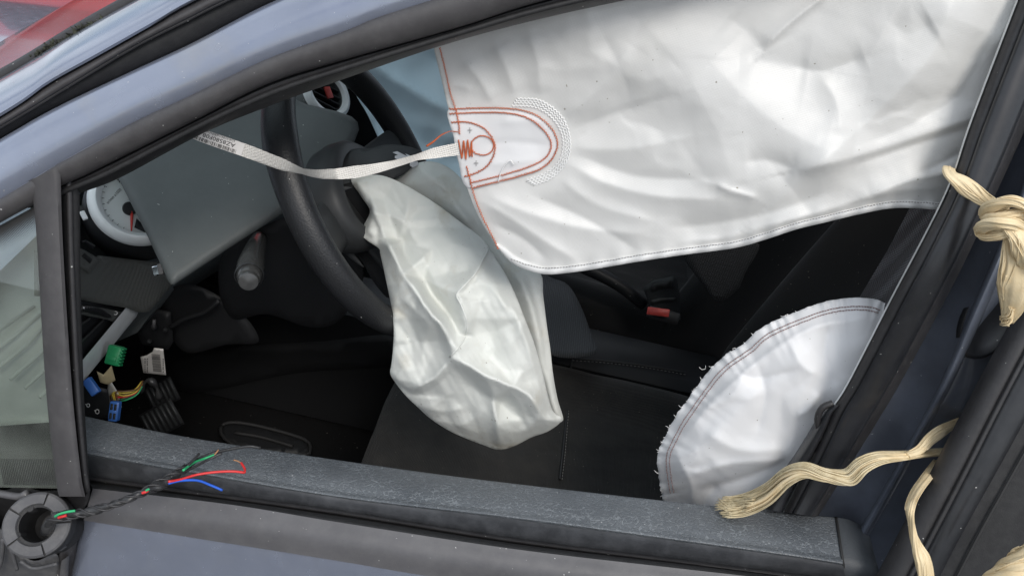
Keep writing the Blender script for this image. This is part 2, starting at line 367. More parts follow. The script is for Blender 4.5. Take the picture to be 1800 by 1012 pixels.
M['seat'] = mat('seat_fabric', (.028, .0275, .027), .9, 0, .15, weave=.5, ws=2400, sheen=.08, c2=(.035, .034, .033), vs=14, dust=((.055, .051, .046), .5, 30), speck=170, speckc=(.28, .25, .2))
M['seat_dark'] = mat('seat_fabric_dark', (.017, .017, .0175), .9, 0, .15, bump=.4, bs=600, sheen=.08, speck=150, speckc=(.2, .18, .15))
M['mesh'] = mat('seat_mesh', (.02, .021, .023), .6, 0, .4, weave=.6, ws=2100, dots=1)
M['carpet'] = mat('carpet', (.010, .010, .0105), .95, 0, .1, bump=1.0, bs=500, speck=90, speckc=(.12, .11, .1))
M['twine'] = mat('raffia', (.76, .63, .41), .55, 0, .4, c2=(.68, .53, .31), vs=60, bump=.3, bs=700)
M['twine2'] = mat('raffia_frayed', (.70, .60, .40), .6, 0, .4, c2=(.55, .45, .27), vs=90)
M['tape'] = mat('black_tape', (.02, .02, .021), .4, bump=.4, bs=300, dust=((.09, .09, .09), .3, 80))
for k, c in dict(w_red=(.62, .03, .03), w_green=(.03, .38, .15), w_blue=(.015, .10, .55), w_yellow=(.55, .42, .06), w_brown=(.14, .07, .03), copper=(.45, .22, .1), c_green=(.01, .22, .08), c_blue=(.04, .14, .45), beige=(.55, .46, .28), paper=(.66, .66, .63)).items():
    M[k] = mat(k, c, .45, var=.1, vs=100)
M['mount'] = mat('mount_plastic', (.075, .075, .08), .55, 0, .4, bump=.2, bs=400, c2=(.055, .055, .058), vs=30, dust=((.2, .195, .19), .4, 60))
M['headliner'] = mat('headliner', (.35, .35, .34), .9, bump=.3, bs=400)
M['glass'] = glass('green_glass', (.84, .88, .85), 1.5, .05)
M['wsglass'] = glass('windscreen_glass', (.80, .87, .84), 1.5, .03)
M['redpaint'] = mat('red_paint', (.45, .02, .025), .3, 0, .5, 1.0, var=.1, vs=3)
M['tyre'] = mat('tyre_rubber', (.02, .02, .02), .8, bump=.3, bs=80)
M['moss'] = mat('moss', (.05, .055, .035), .95, c2=(.02, .02, .016), vs=90, bump=1, bs=300)
M['asphalt'] = mat('asphalt', (.11, .108, .10), .9, var=.35, vs=1.5, bump=2, bs=120, c2=(.07, .068, .064))
M['cabin'] = mat('cabin_plastic', (.02, .02, .021), .7, bump=.2, bs=300)
M['cornergrey'] = mat('brightened_corner_plastic', (.42, .43, .42), .6, bump=.2, bs=500, var=.2, vs=12)  # much paler than the dash plastic, to brighten the quarter glass
M['emblem'] = mat('emblem_plating', (.78, .78, .8), .25, .35)
M['card_cap'] = mat('card_cap_vinyl', (.075, .083, .092), .5, bump=.3, bs=500, var=.2, vs=12)
M['bolster'] = mat('bolster_mesh', (.05, .052, .055), .55, 0, .4, weave=.6, ws=2100, dots=1)
# ================================================================== setting
g = 60.0
gv = [(-g, -g, 0), (g, -g, 0), (g, g, 0), (-g, g, 0)]
tag(mk('ground', gv, [(0, 1, 2, 3)], M['asphalt'], smooth=False, loc=(0, 0, 0)), kind='structure')

# ================================================================== the car
CAR = empty('wrecked_car', (0, .75, 0), 'blue grey hatchback with deployed airbags, seen through its glassless driver window', 'car')

E1 = [(60, 372), (140, 340), (212, 312), (356, 235), (470, 188), (600, 141), (775, 81), (936, 37), (1104, 0), (1300, -38), (1500, -70), (1700, -96), (1850, -112)]
E2 = [(40, 352), (118, 322), (168, 299), (336, 215), (470, 148), (600, 107), (801, 50), (936, 7), (1100, -32), (1300, -70), (1500, -102), (1700, -128), (1860, -145)]
E3 = [(104, 287), (235, 215), (336, 168), (470, 104), (600, 57), (667, 30), (761, 0), (900, -45), (1100, -95), (1300, -133), (1500, -165), (1700, -192), (1880, -210)]
E3L = [(-300, 540), (-100, 412), (0, 350), (104, 287)]
E3F = E3L[:-1] + E3
E4 = [(-300, 420), (0, 245), (101, 188), (235, 124), (336, 77), (437, 24), (487, 0), (600, -52), (800, -130), (1000, -190), (1300, -255), (1600, -300), (1900, -330)]
E5 = [(-300, 395), (0, 222), (118, 151), (235, 81), (336, 30), (396, 0), (600, -95), (800, -172), (1000, -232), (1300, -297), (1600, -342), (1900, -372)]
E6 = [(-300, 376), (0, 205), (84, 148), (168, 101), (269, 44), (346, 0), (600, -125), (800, -204), (1000, -264), (1300, -329), (1600, -374), (1900, -404)]
E7 = [(-300, 300), (0, 138), (118, 67), (235, 2), (400, -85), (600, -178), (800, -262), (1000, -324), (1300, -392), (1600, -438), (1900, -468)]

# --- door: painted upper frame, trims and seals
DOOR = strip('door', E3F, E4, .008, .012, M['paint'], CAR, n=110, k=10, bulge=.006, back=.03)
tag(DOOR, 'blue grey front door with its window frame, glass gone')
strip('window_trim', [(p[0], p[1]) for p in E2], E3, .012, .004, M['trim'], DOOR, n=110, k=8, bulge=.007, back=.03, pw=.5)
strip('window_seal', E1, E2, .045, .022, M['rubber'], DOOR, n=110, k=8, bulge=.010, back=.03, pw=.5)
mid12 = (spl(E1, 60) * .45 + spl(E2, 60) * .55)
V, F = tube([W(p[0], p[1], .018) for p in mid12], .0028, 8)
mk('seal_lip', V, F, M['seal'], DOOR)
# quarter light
QT = [(-300, 590), (-100, 452), (0, 392), (62, 358)]
strip('quarter_frame', QT, E3L, .012, .004, M['trim'], DOOR, n=40, k=6, bulge=.006, back=.03)
DL = [(50, 318), (62, 387), (80, 676), (98, 840), (104, 872)]
DM = [(106, 292), (111, 440), (126, 676), (142, 830), (150, 872)]
DR = [(140, 338), (142, 500), (147, 676), (154, 800), (158, 852)]
strip('division_bar', DL, DM, .006, .002, M['trim'], DOOR, n=60, k=8, bulge=.006, back=.035, pw=.5)
strip('glass_channel', DM, DR, .022, .030, M['seal'], DOOR, n=60, k=6, bulge=.004, back=.035)
dmr = spl(DM, 40) * .55 + spl(DR, 40) * .45
V, F = tube([W(p[0], p[1], .020) for p in dmr], .003, 8); mk('channel_lip', V, F, M['rubber'], DOOR)
QG = [(-300, 585), (-100, 447), (0, 388), (66, 352), (82, 676), (104, 858), (-300, 850)]
sheet('quarter_glass', QG, lambda P: np.full(len(P), .020), 60, M['glass'], DOOR, thick=.004, pos=W, sharp=20)
# dotted print along the edges of the quarter glass
dv = []
for i, t in enumerate(np.linspace(0, 1, 60)):
    for j in range(10):
        x = -4 + 66 * t; y = 392 - (x / 62) * 34 + 6 + j * 4.6 + (2.3 if i % 2 else 0); r = 1.9 * (1 - j / 11)
        if x > 63 + (y - 358) * .06: continue
        c = W(x, y, .0188); u = W(x + r, y, .0188) - c; v = W(x, y + r, .0188) - c
        dv.append((np.array([c + u * math.cos(a) + v * math.sin(a) for a in np.arange(6) * math.pi / 3]), [(0, 1, 2, 3, 4, 5)]))
for i in range(34):
    x = -2 + 3.1 * i
    a, b = W(x, 806, .0188), W(x + 9, 852, .0188); u = (W(x + .9, 806, .0188) - a)
    dv.append((np.array([a, a + u, b + u * 1.6, b]), [(0, 1, 2, 3)]))
V, F = join(dv); tag(mk('glass_dot_print', V, F, M['ink'], DOOR, smooth=False), kind='stuff')

# --- rear side of the window frame
BL = [(1836, -125), (1786, 0), (1704, 215), (1660, 340), (1563, 528), (1489, 672), (1462, 716), (1440, 768), (1418, 815), (1376, 899)]
BR = [(1945, -130), (1895, 0), (1850, 112), (1800, 232), (1751, 340), (1684, 484), (1583, 672), (1505, 800), (1437, 908)]
bl, br = spl(BL, 80), spl(BR, 80)
mixp = lambda s: [tuple(p) for p in bl + (br - bl) * s]
strip('frame_lip', mixp(0), mixp(.035), .040, .030, M['silver'], DOOR, n=80, k=2, back=.008, pos=WB)
strip('frame_seal', mixp(.03), mixp(.28), .034, .020, M['rubber'], DOOR, n=80, k=6, bulge=.004, back=.03, pos=WB)
strip('frame_upright', mixp(.27), mixp(.82), .016, .014, M['gloss_black'], DOOR, n=80, k=8, bulge=.006, back=.04, pw=.5, pos=WB)
strip('frame_edge', mixp(.81), mixp(1.0), .018, .040, M['rubber'], DOOR, n=80, k=6, bulge=.004, back=.04, pos=WB)
HL = [(1463, 710), (1447, 717), (1436, 735), (1402, 790), (1363, 847), (1332, 893)]
HR = [(1476, 712), (1462, 728), (1452, 752), (1425, 805), (1398, 850), (1374, 899)]
strip('run_channel', HL, HR, .050, .026, M['gloss_black'], DOOR, n=40, k=8, bulge=.010, back=.03, pw=.6, pos=WB)
V, F = tube([WB(p[0], p[1], .034) for p in spl([(1464, 708), (1446, 716), (1437, 735), (1441, 760), (1444, 772)], 20)], .0035, 8)
mk('channel_hook', V, F, M['rubber'], DOOR)

# --- belt: worn door card, seals, outer strip, skin
CF = [(120, 724), (153, 732), (336, 769), (600, 809), (801, 837), (1003, 861), (1200, 883), (1368, 900), (1470, 909)]
CRg = [(120, 790), (155, 797), (336, 829), (600, 873), (902, 909), (1200, 949), (1380, 974), (1482, 990)]
CO = [(120, 826), (151, 833), (336, 858), (600, 893), (902, 941), (1200, 979), (1400, 1003), (1486, 1016)]
TT = [(163, 858), (403, 886), (600, 918), (902, 964), (1200, 999), (1540, 1037)]
TB = [(147, 914), (336, 944), (600, 986), (761, 1013), (1000, 1044), (1300, 1080), (1535, 1106)]
n = 120
cf, cr, co = spl(CF, n), spl(CRg, n), spl(CO, n); rows = []
rows.append([S(p[0], p[1], .125) + np.array([0, .012, -.40]) for p in cf])
rows.append([S(p[0], p[1], .120) + np.array([0, .010, -.02]) for p in cf])
rows.append([S(p[0], p[1], .118) + np.array([0, .004, -.005]) for p in cf])
for s in np.linspace(0, 1, 26):
    q = cf + (cr - cf) * s; yy = .116 + (.058 - .116) * s - .006 * math.sin(math.pi * s) - .0028 * math.exp(-((s - .97) / .07) ** 2)
    rows.append([S(p[0], p[1], yy) for p in q])
q = cr + (co - cr) * .12; rows.append([S(p[0], p[1], .0575) for p in q])
rows.append([S(p[0], p[1], .0585) + np.array([0, .006, -.012]) for p in q])
V, F = grid(rows)
CARD = mk('door_card', V, F, M['card'], DOOR, sharp=60)
rows = [[S(p[0], p[1], .0600) + np.array([0, .004, -.002]) for p in cr + (co - cr) * .04]]
for s in np.linspace(.10, 1, 7):
    q = cr + (co - cr) * s; rows.append([S(p[0], p[1], .0585 - .007 * s ** .6) for p in q])
rows.append([S(p[0], p[1], .050) + np.array([0, .004, -.02]) for p in co]); rows.append([S(p[0], p[1], .050) + np.array([0, .010, -.40]) for p in co])
V, F = grid(rows); mk('card_side', V, F, M['card_dark'], DOOR, sharp=60)
tag(CARD, 'worn grey vinyl door top with cracked pale grain')
# moulded end cap of the card
e0f, e0r, e0o = cf[-1], cr[-1], co[-1]; rows = []
for s in np.linspace(0, 1, 14):
    a = s * math.pi / 2
    f_ = np.array([1470 + 62 * math.sin(a), 909 + 4 * s + 44 * (1 - math.cos(a))]); r_ = np.array([1482 + 62 * math.sin(a), 990 + 8 * s]); o2 = np.array([1486 + 62 * math.sin(a), 1016 + 8 * s])
    rows.append([S(*f_, .118) + np.array([0, .008, -.3])] + [S(*(f_ + (r_ - f_) * t), .116 - .058 * t - (.006 - .004 * s) * math.sin(math.pi * t) + .004 * s) for t in np.linspace(0, 1, 8)] + [S(*o2, .052), S(*o2, .055) + np.array([0, .01, -.3])])
V, F = grid(rows); k = len(rows[0]); F.append(tuple(range(len(V) - k, len(V))))
mk('card_end_cap', V, F, M['card_cap'], DOOR, sharp=60)
gl_ = [e0f + (e0r - e0f) * t for t in np.linspace(0, 1, 12)] + [e0r + (e0o - e0r) * t for t in (.5, 1)]
V, F = tube([S(*p, (.116 - .058 * min(1, i / 11) - .0062 * math.sin(math.pi * min(1, i / 11))) - .0005) for i, p in enumerate(gl_)], .0016, 6); mk('cap_joint', V, F, M['ink'], DOOR)
# inner belt seal, slot and outer strip
CO2 = [(151, 836), (336, 861), (600, 897), (902, 945), (1200, 983), (1490, 1020)]
CO3 = [(160, 852), (403, 880), (600, 909), (902, 956), (1200, 992), (1490, 1028)]
strip('inner_belt_seal', CO2, [(p[0] + 1, p[1] + 8) for p in CO2], .048, .043, M['rubber'], DOOR, n=90, k=4, bulge=.003, back=.006, pos=S)
strip('glass_slot', [(p[0] + 1, p[1] + 6) for p in CO2], [(p[0], p[1] + 3) for p in CO3], .050, .034, M['ink'], DOOR, n=90, k=3, back=.01, pos=S)
strip('outer_belt_seal', [(p[0], p[1] - 1) for p in CO3], [(p[0], p[1] + 4) for p in TT], .034, .022, M['seal'], DOOR, n=90, k=5, bulge=.004, back=.02, pos=S)
strip('belt_strip', TT, TB, .020, -.002, M['belt'], DOOR, n=110, k=14, bulge=.004, back=.02, pos=S, pw=1.2)
# skin below the strip
tb = spl([(-260, 850), (-60, 880), (60, 902)] + TB, 110); rows = []
prof = [(.004, .004), (.0, -.004), (-.003, -.012), (-.014, -.04), (-.032, -.08), (-.045, -.16), (-.05, -.26), (-.045, -.38), (-.03, -.5), (-.01, -.6)]
for dy, dz in prof: rows.append([S(p[0], p[1], .0 + .03 * min(1, max(0, (150 - p[0]) / 30))) + np.array([0, dy, dz]) for p in tb])
V, F = grid(rows); mk('door_skin', V, F, M['paint'], DOOR)
# ---- mirror mount, mirror torn off
mc = S(66, 922, -.035); ax = np.array([.10, -.62, .78]); ax /= np.linalg.norm(ax)
ux = np.cross([0, 1, 0], ax); ux = np.array([1.0, 0, 0]) - ax * ax[0]; ux /= np.linalg.norm(ux); vx = np.cross(ax, ux)
BP = [(-60, 852), (0, 862), (38, 852), (70, 862), (112, 862), (134, 880), (146, 905), (138, 960), (146, 1040), (-60, 1060)]
sheet('mirror_base_plate', cspl(BP, 8), lambda P: .004 + .006 * ((P[:, 1] - 930) / 90) ** 2, 10, M['seal'], DOOR, thick=.02, pos=S)
ring = []
for a in range(5):                          # ring of flat segments with slits between them
    a0 = a * 2 * math.pi / 5 + .35; a1 = a0 + 2 * math.pi / 5 - .07
    rr = .0325
    V, F = lathe(mc, ax, [(.0185 + .002 * (a % 2), -.010), (.0185 + .002 * (a % 2), .003), (.0195 + .002 * (a % 2), .0045), (rr - .002, .0045), (rr, .003), (rr, -.012)], 16, a0, a1, ux)
    k = 16; nr = 6; F = F + [tuple(i * k for i in range(nr))[::-1], tuple(i * k + k - 1 for i in range(nr))]
    mk('mount_ring_segment', V, F, M['mount'], DOOR, sharp=35)
V, F = lathe(mc, ax, [(.0, -.045), (.012, -.045), (.0165, -.04), (.0175, .001), (.0190, .0015), (.033, .0015), (.0325, -.014), (.029, -.016), (.027, -.032), (.030, -.05)], 48, xdir=ux)
mk('mount_socket', V, F, M['seal'], DOOR, sharp=35)
for a in np.linspace(3.6, 5.6, 6):         # teeth of the collar
    c = mc - ax * .022 + (ux * math.cos(a) + vx * math.sin(a)) * .029
    t_ = -ux * math.sin(a) + vx * math.cos(a); V, F = box(c, (t_, np.cross(ax, t_), ax), (.0035, .002, .0075)); mk('collar_tooth', V, F, M['mount'], DOOR, sharp=35)
for (a, rr_, s) in ((.9, .0185, .004), (2.3, .019, .005), (3.9, .019, .0035)):
    c = mc + (ux * math.cos(a) + vx * math.sin(a)) * rr_ - ax * .002; V, F = lathe(c, ax, [(0, .004), (s * .7, .004), (s, .001), (s, -.01)], 14, xdir=ux); mk('socket_lug', V, F, M['seal'], DOOR, sharp=40)
# bracket arms under the ring
BRK = [(-60, 900), (8, 935), (22, 962), (60, 985), (98, 972), (104, 1000), (96, 1060), (-60, 1060)]
sheet('mount_bracket', cspl(BRK, 8), lambda P: -.030 + .00008 * np.abs(P[:, 0] - 60) + .00012 * (P[:, 1] - 960), 8, M['mount'], DOOR, thick=.018, pos=S)
for pts, w_ in (([(6, 946), (2, 985), (-8, 1012)], .0022), ([(36, 985), (60, 998), (100, 990)], .0022), ([(20, 965), (30, 1000)], .002)):
    V, F = tube([S(p[0], p[1], -.033) for p in spl(pts, 12)], w_, 6); mk('bracket_rib', V, F, M['mount'], DOOR)
strip('bracket_side', [(106, 965), (100, 1000), (96, 1050)], [(138, 930), (134, 985), (140, 1050)], -.022, -.004, M['trim'], DOOR, n=20, k=5, bulge=.004, back=.02, pos=S)
strip('bracket_clip', [(108, 985), (104, 1020), (100, 1050)], [(122, 975), (120, 1010), (118, 1050)], -.027, -.022, M['mount'], DOOR, n=16, k=4, bulge=.002, back=.006, pos=S)
V, F = tube([S(p[0], p[1], -.012) for p in spl([(-60, 868), (-10, 866), (32, 872), (48, 866)], 16)], .004, 8); mk('plate_edge', V, F, M['belt'], DOOR)
# corner gusset below the bar and the split end of the belt strip
sheet('bar_foot', cspl([(98, 846), (150, 848), (158, 866), (150, 890), (128, 902), (112, 868)], 6), lambda P: np.full(len(P), .004), 8, M['rubber'], DOOR, thick=.02, pos=S)

# guessed shelf, ribs and strip, coloured pale to stand in for brightness in the quarter glass
sheet('dash_corner', dens([(-160, 380), (90, 330), (135, 420), (135, 560), (110, 690), (110, 740), (-160, 760)], 20), lambda P: np.array([SZ(p[0], p[1], .90 + .00016 * (600 - p[1]))[1] for p in P]), 24, M['cornergrey'], CAR, thick=.02)
for k in range(6):
    V, F = tube([SZ(-60 + k * 26, 640 + k * 16 - 22, .905), SZ(0 + k * 24, 600 + k * 14 - 22, .908), SZ(60 + k * 12, 560 + k * 14 - 22, .912)], .0022, 8); mk('corner_rib', V, F, M['cornergrey'], CAR)
strip('pale_strip', [(-80, 690), (0, 700), (60, 700), (120, 690)], [(-80, 720), (0, 728), (60, 728), (120, 716)], .135, .13, M['paper'], CAR, n=20, k=5, bulge=.008, back=.02, pos=S)
# --- body: gutter, A pillar / roof rail, roof, screen
BODY = strip('body_shell', E6, E7, .012, .060, M['paint'], CAR, n=110, k=12, bulge=.016, back=.02)
tag(BODY, 'blue grey roof rail and windscreen pillar')
strip('gutter_seal', E4, E5, .034, .024, M['seal'], CAR, n=110, k=6, bulge=.004, back=.03)
strip('gutter_moulding', E5, E6, .016, .020, M['trim'], CAR, n=110, k=6, bulge=.005, back=.03)
g5 = spl(E5, 110)
V, F = tube([W(p[0], p[1] + 2, .018) for p in g5], .0016, 6); mk('gutter_lip', V, F, M['rubber'], CAR)
# windscreen edge curve and its mirror image across the car
YC = .78
edge = np.array([W(p[0], p[1], .060) for p in spl(E7, 80)])
hx = .02                                    # the screen ends at the roof header
we = edge[edge[:, 0] < hx]; rf = edge[edge[:, 0] >= hx - .03]
def across(E, crown, m=30):
    rows = []
    for s in np.linspace(0, 1, m):
        c = 4 * s * (1 - s); r = E.copy(); r[:, 1] = E[:, 1] + (2 * (YC - E[:, 1])) * s; r[:, 2] += crown * c; r[:, 0] -= .10 * c * np.clip((hx - E[:, 0]) / .6, 0, 1); rows.append(r)
    return rows
sc_rows = across(we + np.array([0, .022, -.004]), .012); V, F = grid(sc_rows)
mk('windscreen', V, F, M['wsglass'], CAR)
V, F = tube(we + np.array([0, .014, .001]), .007, 8); mk('windscreen_seal', V, F, M['rubber'], CAR)
rf_rows = across(rf, .035); rf2 = [r.copy() - np.array([0, 0, .035]) for r in rf_rows]
for extra in (.35, .8, 1.25):
    pass
def extend(rows):
    out = []
    for r in rows:
        last = r[-1]; out.append(np.vstack([r, [last + np.array([d, 0, -.03 * d * d * 3]) for d in (.25, .6, .95, 1.25)]]))
    return out
V, F = grid(extend(rf_rows)); mk('roof', V, F, M['paint'], CAR)
V, F = grid(extend(rf2)); mk('headliner', V, F, M['headliner'], CAR)
# far side: pillar, roof rail, door with open window
far = [we[::1] * np.array([1, -1, 1]) + np.array([0, 2 * YC, 0])][0]
V, F = tube(far, .035, 10, flat=.7); mk('windscreen_pillar', V, F, M['cabin'], CAR)
nearp = we + np.array([0, .05, -.02]); V, F = tube(nearp[:-3], .022, 10, flat=.8); mk('pillar_lining', V, F, M['headliner'], CAR)
yf = 2 * YC - .09
def slab(name, x0, x1, y0, y1, z0, z1, m, parent=CAR, bev=.1):
    V, F = box(np.array([(x0 + x1) / 2, (y0 + y1) / 2, (z0 + z1) / 2]), np.eye(3), ((x1 - x0) / 2, (y1 - y0) / 2, (z1 - z0) / 2), bev); return mk(name, V, F, m, parent, sharp=40)
slab('passenger_door', -.62, .52, yf - .02, yf + .12, .30, .92, M['cabin'])
slab('far_sill', -1.0, 1.8, yf - .06, yf + .10, .18, .30, M['cabin'])
for x0 in (.44, 1.25):
    rows = [[np.array([x0 + .12 * (z - .92) + dx, yf + .07 - .3 * (z - .92) + dy, z]) for dx, dy in ((-.05, -.03), (.05, -.03), (.05, .03), (-.05, .03))] for z in np.linspace(.9, 1.5, 6)]
    V, F = grid(rows, cv=True); mk('far_pillar', V, F, M['cabin'], CAR, sharp=40)
slab('rear_passenger_door', .53, 1.7, yf - .02, yf + .12, .30, .94, M['cabin'])
slab('floor', -1.05, 1.9, .02, yf + .05, .20, .27, M['carpet'])
slab('bulkhead', -1.12, -1.02, .02, yf + .05, .20, .90, M['cabin'])
slab('rear_seat_back', 1.55, 1.75, .12, yf - .05, .3, 1.15, M['seat_dark'])
slab('rear_panel', 1.86, 1.95, .0, yf + .08, .2, 1.05, M['cabin'])
slab('near_sill', -1.0, 1.8, -.0, .12, .18, .33, M['paint_shaded'])
# fender and bonnet in front of the door
rows = []
for x in np.linspace(-.62, -1.9, 14):
    t = (x + .62) / -1.28; zt = .90 - .10 * t ** 1.5; rows.append([(x, y_, z_) for y_, z_ in ((.02, .35), (-.04, .5), (-.05, .65), (-.03, .78), (.02, zt - .03), (.08, zt), (.2, zt + .03), (.45, zt + .06), (YC, zt + .075), (2 * YC - .45, zt + .06), (2 * YC - .2, zt + .03), (2 * YC - .08, zt), (2 * YC, zt - .05))])
V, F = grid(rows); mk('bonnet', V, F, M['paint'], CAR)

# --- B pillar in the shut gap and the edge of the rear door
H = [(1905, 60), (1830, 250), (1764, 417), (1704, 558), (1656, 672), (1597, 783), (1560, 850), (1505, 945), (1462, 1020)]
RL = [(2080, 0), (1990, 165), (1860, 408), (1800, 521), (1717, 674), (1630, 840), (1549, 994), (1528, 1035)]
BJ = [(p[0] - 45, p[1]) for p in BR[1:-1]] + [(1390, 908), (1350, 1000)]
JAMB = strip('door_pillar', BJ, H, .095, .040, M['paint_shaded'], CAR, n=70, k=10, bulge=-.012, back=.05, pos=WB)
tag(JAMB, 'door pillar in body paint darkened for the shade of the gap')
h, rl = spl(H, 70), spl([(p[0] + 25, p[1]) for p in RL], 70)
strip('pillar_rib', [tuple(p) for p in h + (rl - h) * -.03], [tuple(p) for p in h + (rl - h) * .22], .036, .040, M['paint_shaded'], CAR, n=70, k=8, bulge=.013, back=.03, pos=WB)
strip('pillar_step', [tuple(p) for p in h + (rl - h) * .18], [tuple(p) for p in rl], .046, .060, M['paint_shaded'], CAR, n=70, k=8, bulge=-.003, back=.03, pos=WB)
c = WB(1742, 560, .044); nrm = np.array([-.1, -.94, .33]); V, F = lathe(c, nrm, [(0, -.004), (.022, -.004), (.027, .001), (.030, .001), (.031, -.006)], 36); V = c + (V - c) * np.array([.8, 1, 1.5]); mk('pillar_grommet', V, F, M['gloss_black'], CAR)
c = WB(1530, 862, .080); V, F = lathe(c, nrm, [(.008, -.004), (.009, .003), (.014, .003), (.016, -.004)], 30); mk('striker_plate', V, F, M['paint_shaded'], CAR)
rows = [[(x, dy + .004, .925 + .05 * (x - .5) + dz) for x in np.linspace(.50, 1.4, 20)] for dy, dz in prof]
V, F = grid(rows); mk('rear_door_skin', V, F, M['paint'], CAR)
R2 = [(2120, 30), (1900, 437), (1774, 672), (1690, 836), (1600, 1008), (1580, 1048)]
R3 = [(2160, 90), (1930, 500), (1800, 742), (1697, 927), (1653, 1011), (1636, 1045)]
R4 = [(2500, 300), (2300, 600), (2150, 850), (2000, 1050), (1950, 1150), (1900, 1250)]
RD = strip('rear_door', R3, R4, .010, .016, M['seal'], CAR, n=60, k=6, bulge=.012, back=.03)
strip('rear_door_seal', RL, R2, .034, .012, M['rubber'], RD, n=60, k=8, bulge=.008, back=.03, pw=.6)
strip('rear_door_trim', R2, R3, .018, .010, M['gloss_black'], RD, n=60, k=6, bulge=.004, back=.03)
r2 = spl(R2, 40); V, F = tube([W(p[0] + 3, p[1], .008) for p in r2], .0022, 6); mk('seal_lip', V, F, M['rubber'], RD)
r3 = spl(R3, 40); V, F = tube([W(p[0] + 30, p[1], .004) for p in r3], .0012, 6); mk('panel_joint', V, F, M['ink'], RD)
# ================================================================== interior
# --- dashboard body (passes under the gauges right across the car)
prof = [(-.90, .96), (-.80, .965), (-.66, .935), (-.56, .88), (-.525, .84), (-.52, .79), (-.56, .72), (-.66, .64), (-.85, .58), (-1.0, .56), (-1.0, .9)]
rows = []
for y in np.linspace(.42, 1.44, 24):
    b = .10 * math.exp(-((y - .85) / .25) ** 2); rows.append([(x + b, y, z + .04 * math.exp(-((y - 1.1) / .3) ** 2) * (z > .8)) for x, z in prof])
V, F = grid(rows, cv=True); k = len(prof); F += [tuple(range(k))[::-1], tuple(range(len(V) - k, len(V)))]
DASH = mk('dashboard', V, F, M['dash'], CAR, sharp=55)
# end of the dashboard beside the door
yd = yfit([(100, 455, .24), (140, 528, .22), (250, 548, .385), (292, 462, .42), (170, 450, .30)])
DO = [(60, 440), (140, 452), (152, 462), (166, 458), (172, 449), (215, 454), (292, 462), (304, 500), (262, 548), (243, 549), (222, 541), (180, 534), (140, 527), (60, 520)]
sheet('dash_end', dens(DO, 8), lambda P: yd(P[:, 0], P[:, 1]) + .00025 * np.clip(P[:, 1] - 530, 0, 30), 9, M['dash_weave'], DASH, thick=.02)
# loose slotted bracket on the dash end
yb = lambda P: yd(P[:, 0], P[:, 1]) - .006
sheet('dash_bracket', [(130, 432), (150, 440), (176, 456), (166, 470), (158, 480), (130, 462)], yb, 6, M['dash_weave'], DASH, thick=.006)
sheet('bracket_slot', [(143, 450), (149, 445), (163, 456), (158, 463)], lambda P: yb(P) - .001, 5, M['ink'], DASH, thick=.001)
sheet('bracket_tab', [(144, 424), (150, 421), (168, 432), (164, 437)], lambda P: yb(P) - .003, 5, M['gloss_black'], DASH, thick=.004)
# under-dash shapes in the dark
ycol = yfit([(360, 420, .40), (580, 430, .40), (430, 560, .45), (560, 560, .45)])
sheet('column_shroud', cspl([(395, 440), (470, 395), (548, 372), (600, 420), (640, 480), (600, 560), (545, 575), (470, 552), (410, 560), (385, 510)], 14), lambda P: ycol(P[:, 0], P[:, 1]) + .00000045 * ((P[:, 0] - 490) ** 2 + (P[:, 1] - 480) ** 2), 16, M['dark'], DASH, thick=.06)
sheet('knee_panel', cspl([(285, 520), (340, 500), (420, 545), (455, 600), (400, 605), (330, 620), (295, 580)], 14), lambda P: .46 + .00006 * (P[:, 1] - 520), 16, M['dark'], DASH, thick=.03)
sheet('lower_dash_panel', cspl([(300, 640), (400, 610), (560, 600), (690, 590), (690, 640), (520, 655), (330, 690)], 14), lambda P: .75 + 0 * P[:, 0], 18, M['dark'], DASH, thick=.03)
V, F = tube([S(p[0], p[1], .43) for p in spl([(300, 575), (325, 560), (360, 548), (385, 528)], 16)], .0035, 8); mk('under_dash_rod', V, F, M['dark'], DASH)
for (px, py, r_) in ((270, 575, .004), (262, 600, .003), (290, 580, .003)):
    V, F = lathe(S(px, py, .42), (.3, -.8, .5), [(0, .006), (r_, .004), (r_ * 1.2, -.004)], 12); mk('bracket_bolt', V, F, M['hub'], DASH)
V, F = tube([S(271, 562, .40), S(270, 578, .40)], .0028, 8); mk('bracket_pin', V, F, M['mount'], DASH)
YB = [(262, 540), (300, 548), (305, 600), (296, 615), (250, 605), (235, 570)]
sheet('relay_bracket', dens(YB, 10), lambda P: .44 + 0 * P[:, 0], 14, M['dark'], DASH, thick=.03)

# --- air vent with silver strip
yv = yfit([(145, 650, .20), (238, 546, .385), (140, 540, .215), (100, 690, .13)])
VENT = sheet('side_vent', dens([(100, 526), (140, 528), (182, 535), (222, 541), (238, 548), (146, 662), (100, 712)], 10), lambda P: yv(P[:, 0], P[:, 1]) + .012, 12, M['dark'], CAR, thick=.03)
sheet('vent_strip', dens([(222, 540), (243, 548), (240, 556), (149, 667), (96, 735), (96, 692), (144, 634)], 8), lambda P: yv(P[:, 0], P[:, 1]) - .006 - .004 * np.exp(-((P[:, 0] + P[:, 1] * .87 - 705) / 16) ** 2), 5, M['silver'], VENT, thick=.014, sharp=50)
sheet('vent_surround', dens([(110, 532), (140, 536), (180, 541), (214, 548), (200, 566), (190, 562), (140, 552), (110, 549)], 8), lambda P: yv(P[:, 0], P[:, 1]) - .002, 8, M['dash_weave'], VENT, thick=.01)
wp = spl([(138, 541), (155, 542), (175, 547), (193, 555)], 30)
V, F = tube([S(p[0], p[1] + 1, yv(p[0], p[1]) - .005 - .004 * math.sin(math.pi * i / 29)) for i, p in enumerate(wp)], [.0022 + .0028 * math.sin(math.pi * i / 29) for i in range(30)], 10)
mk('thumbwheel', V, F, M['dark'], VENT)
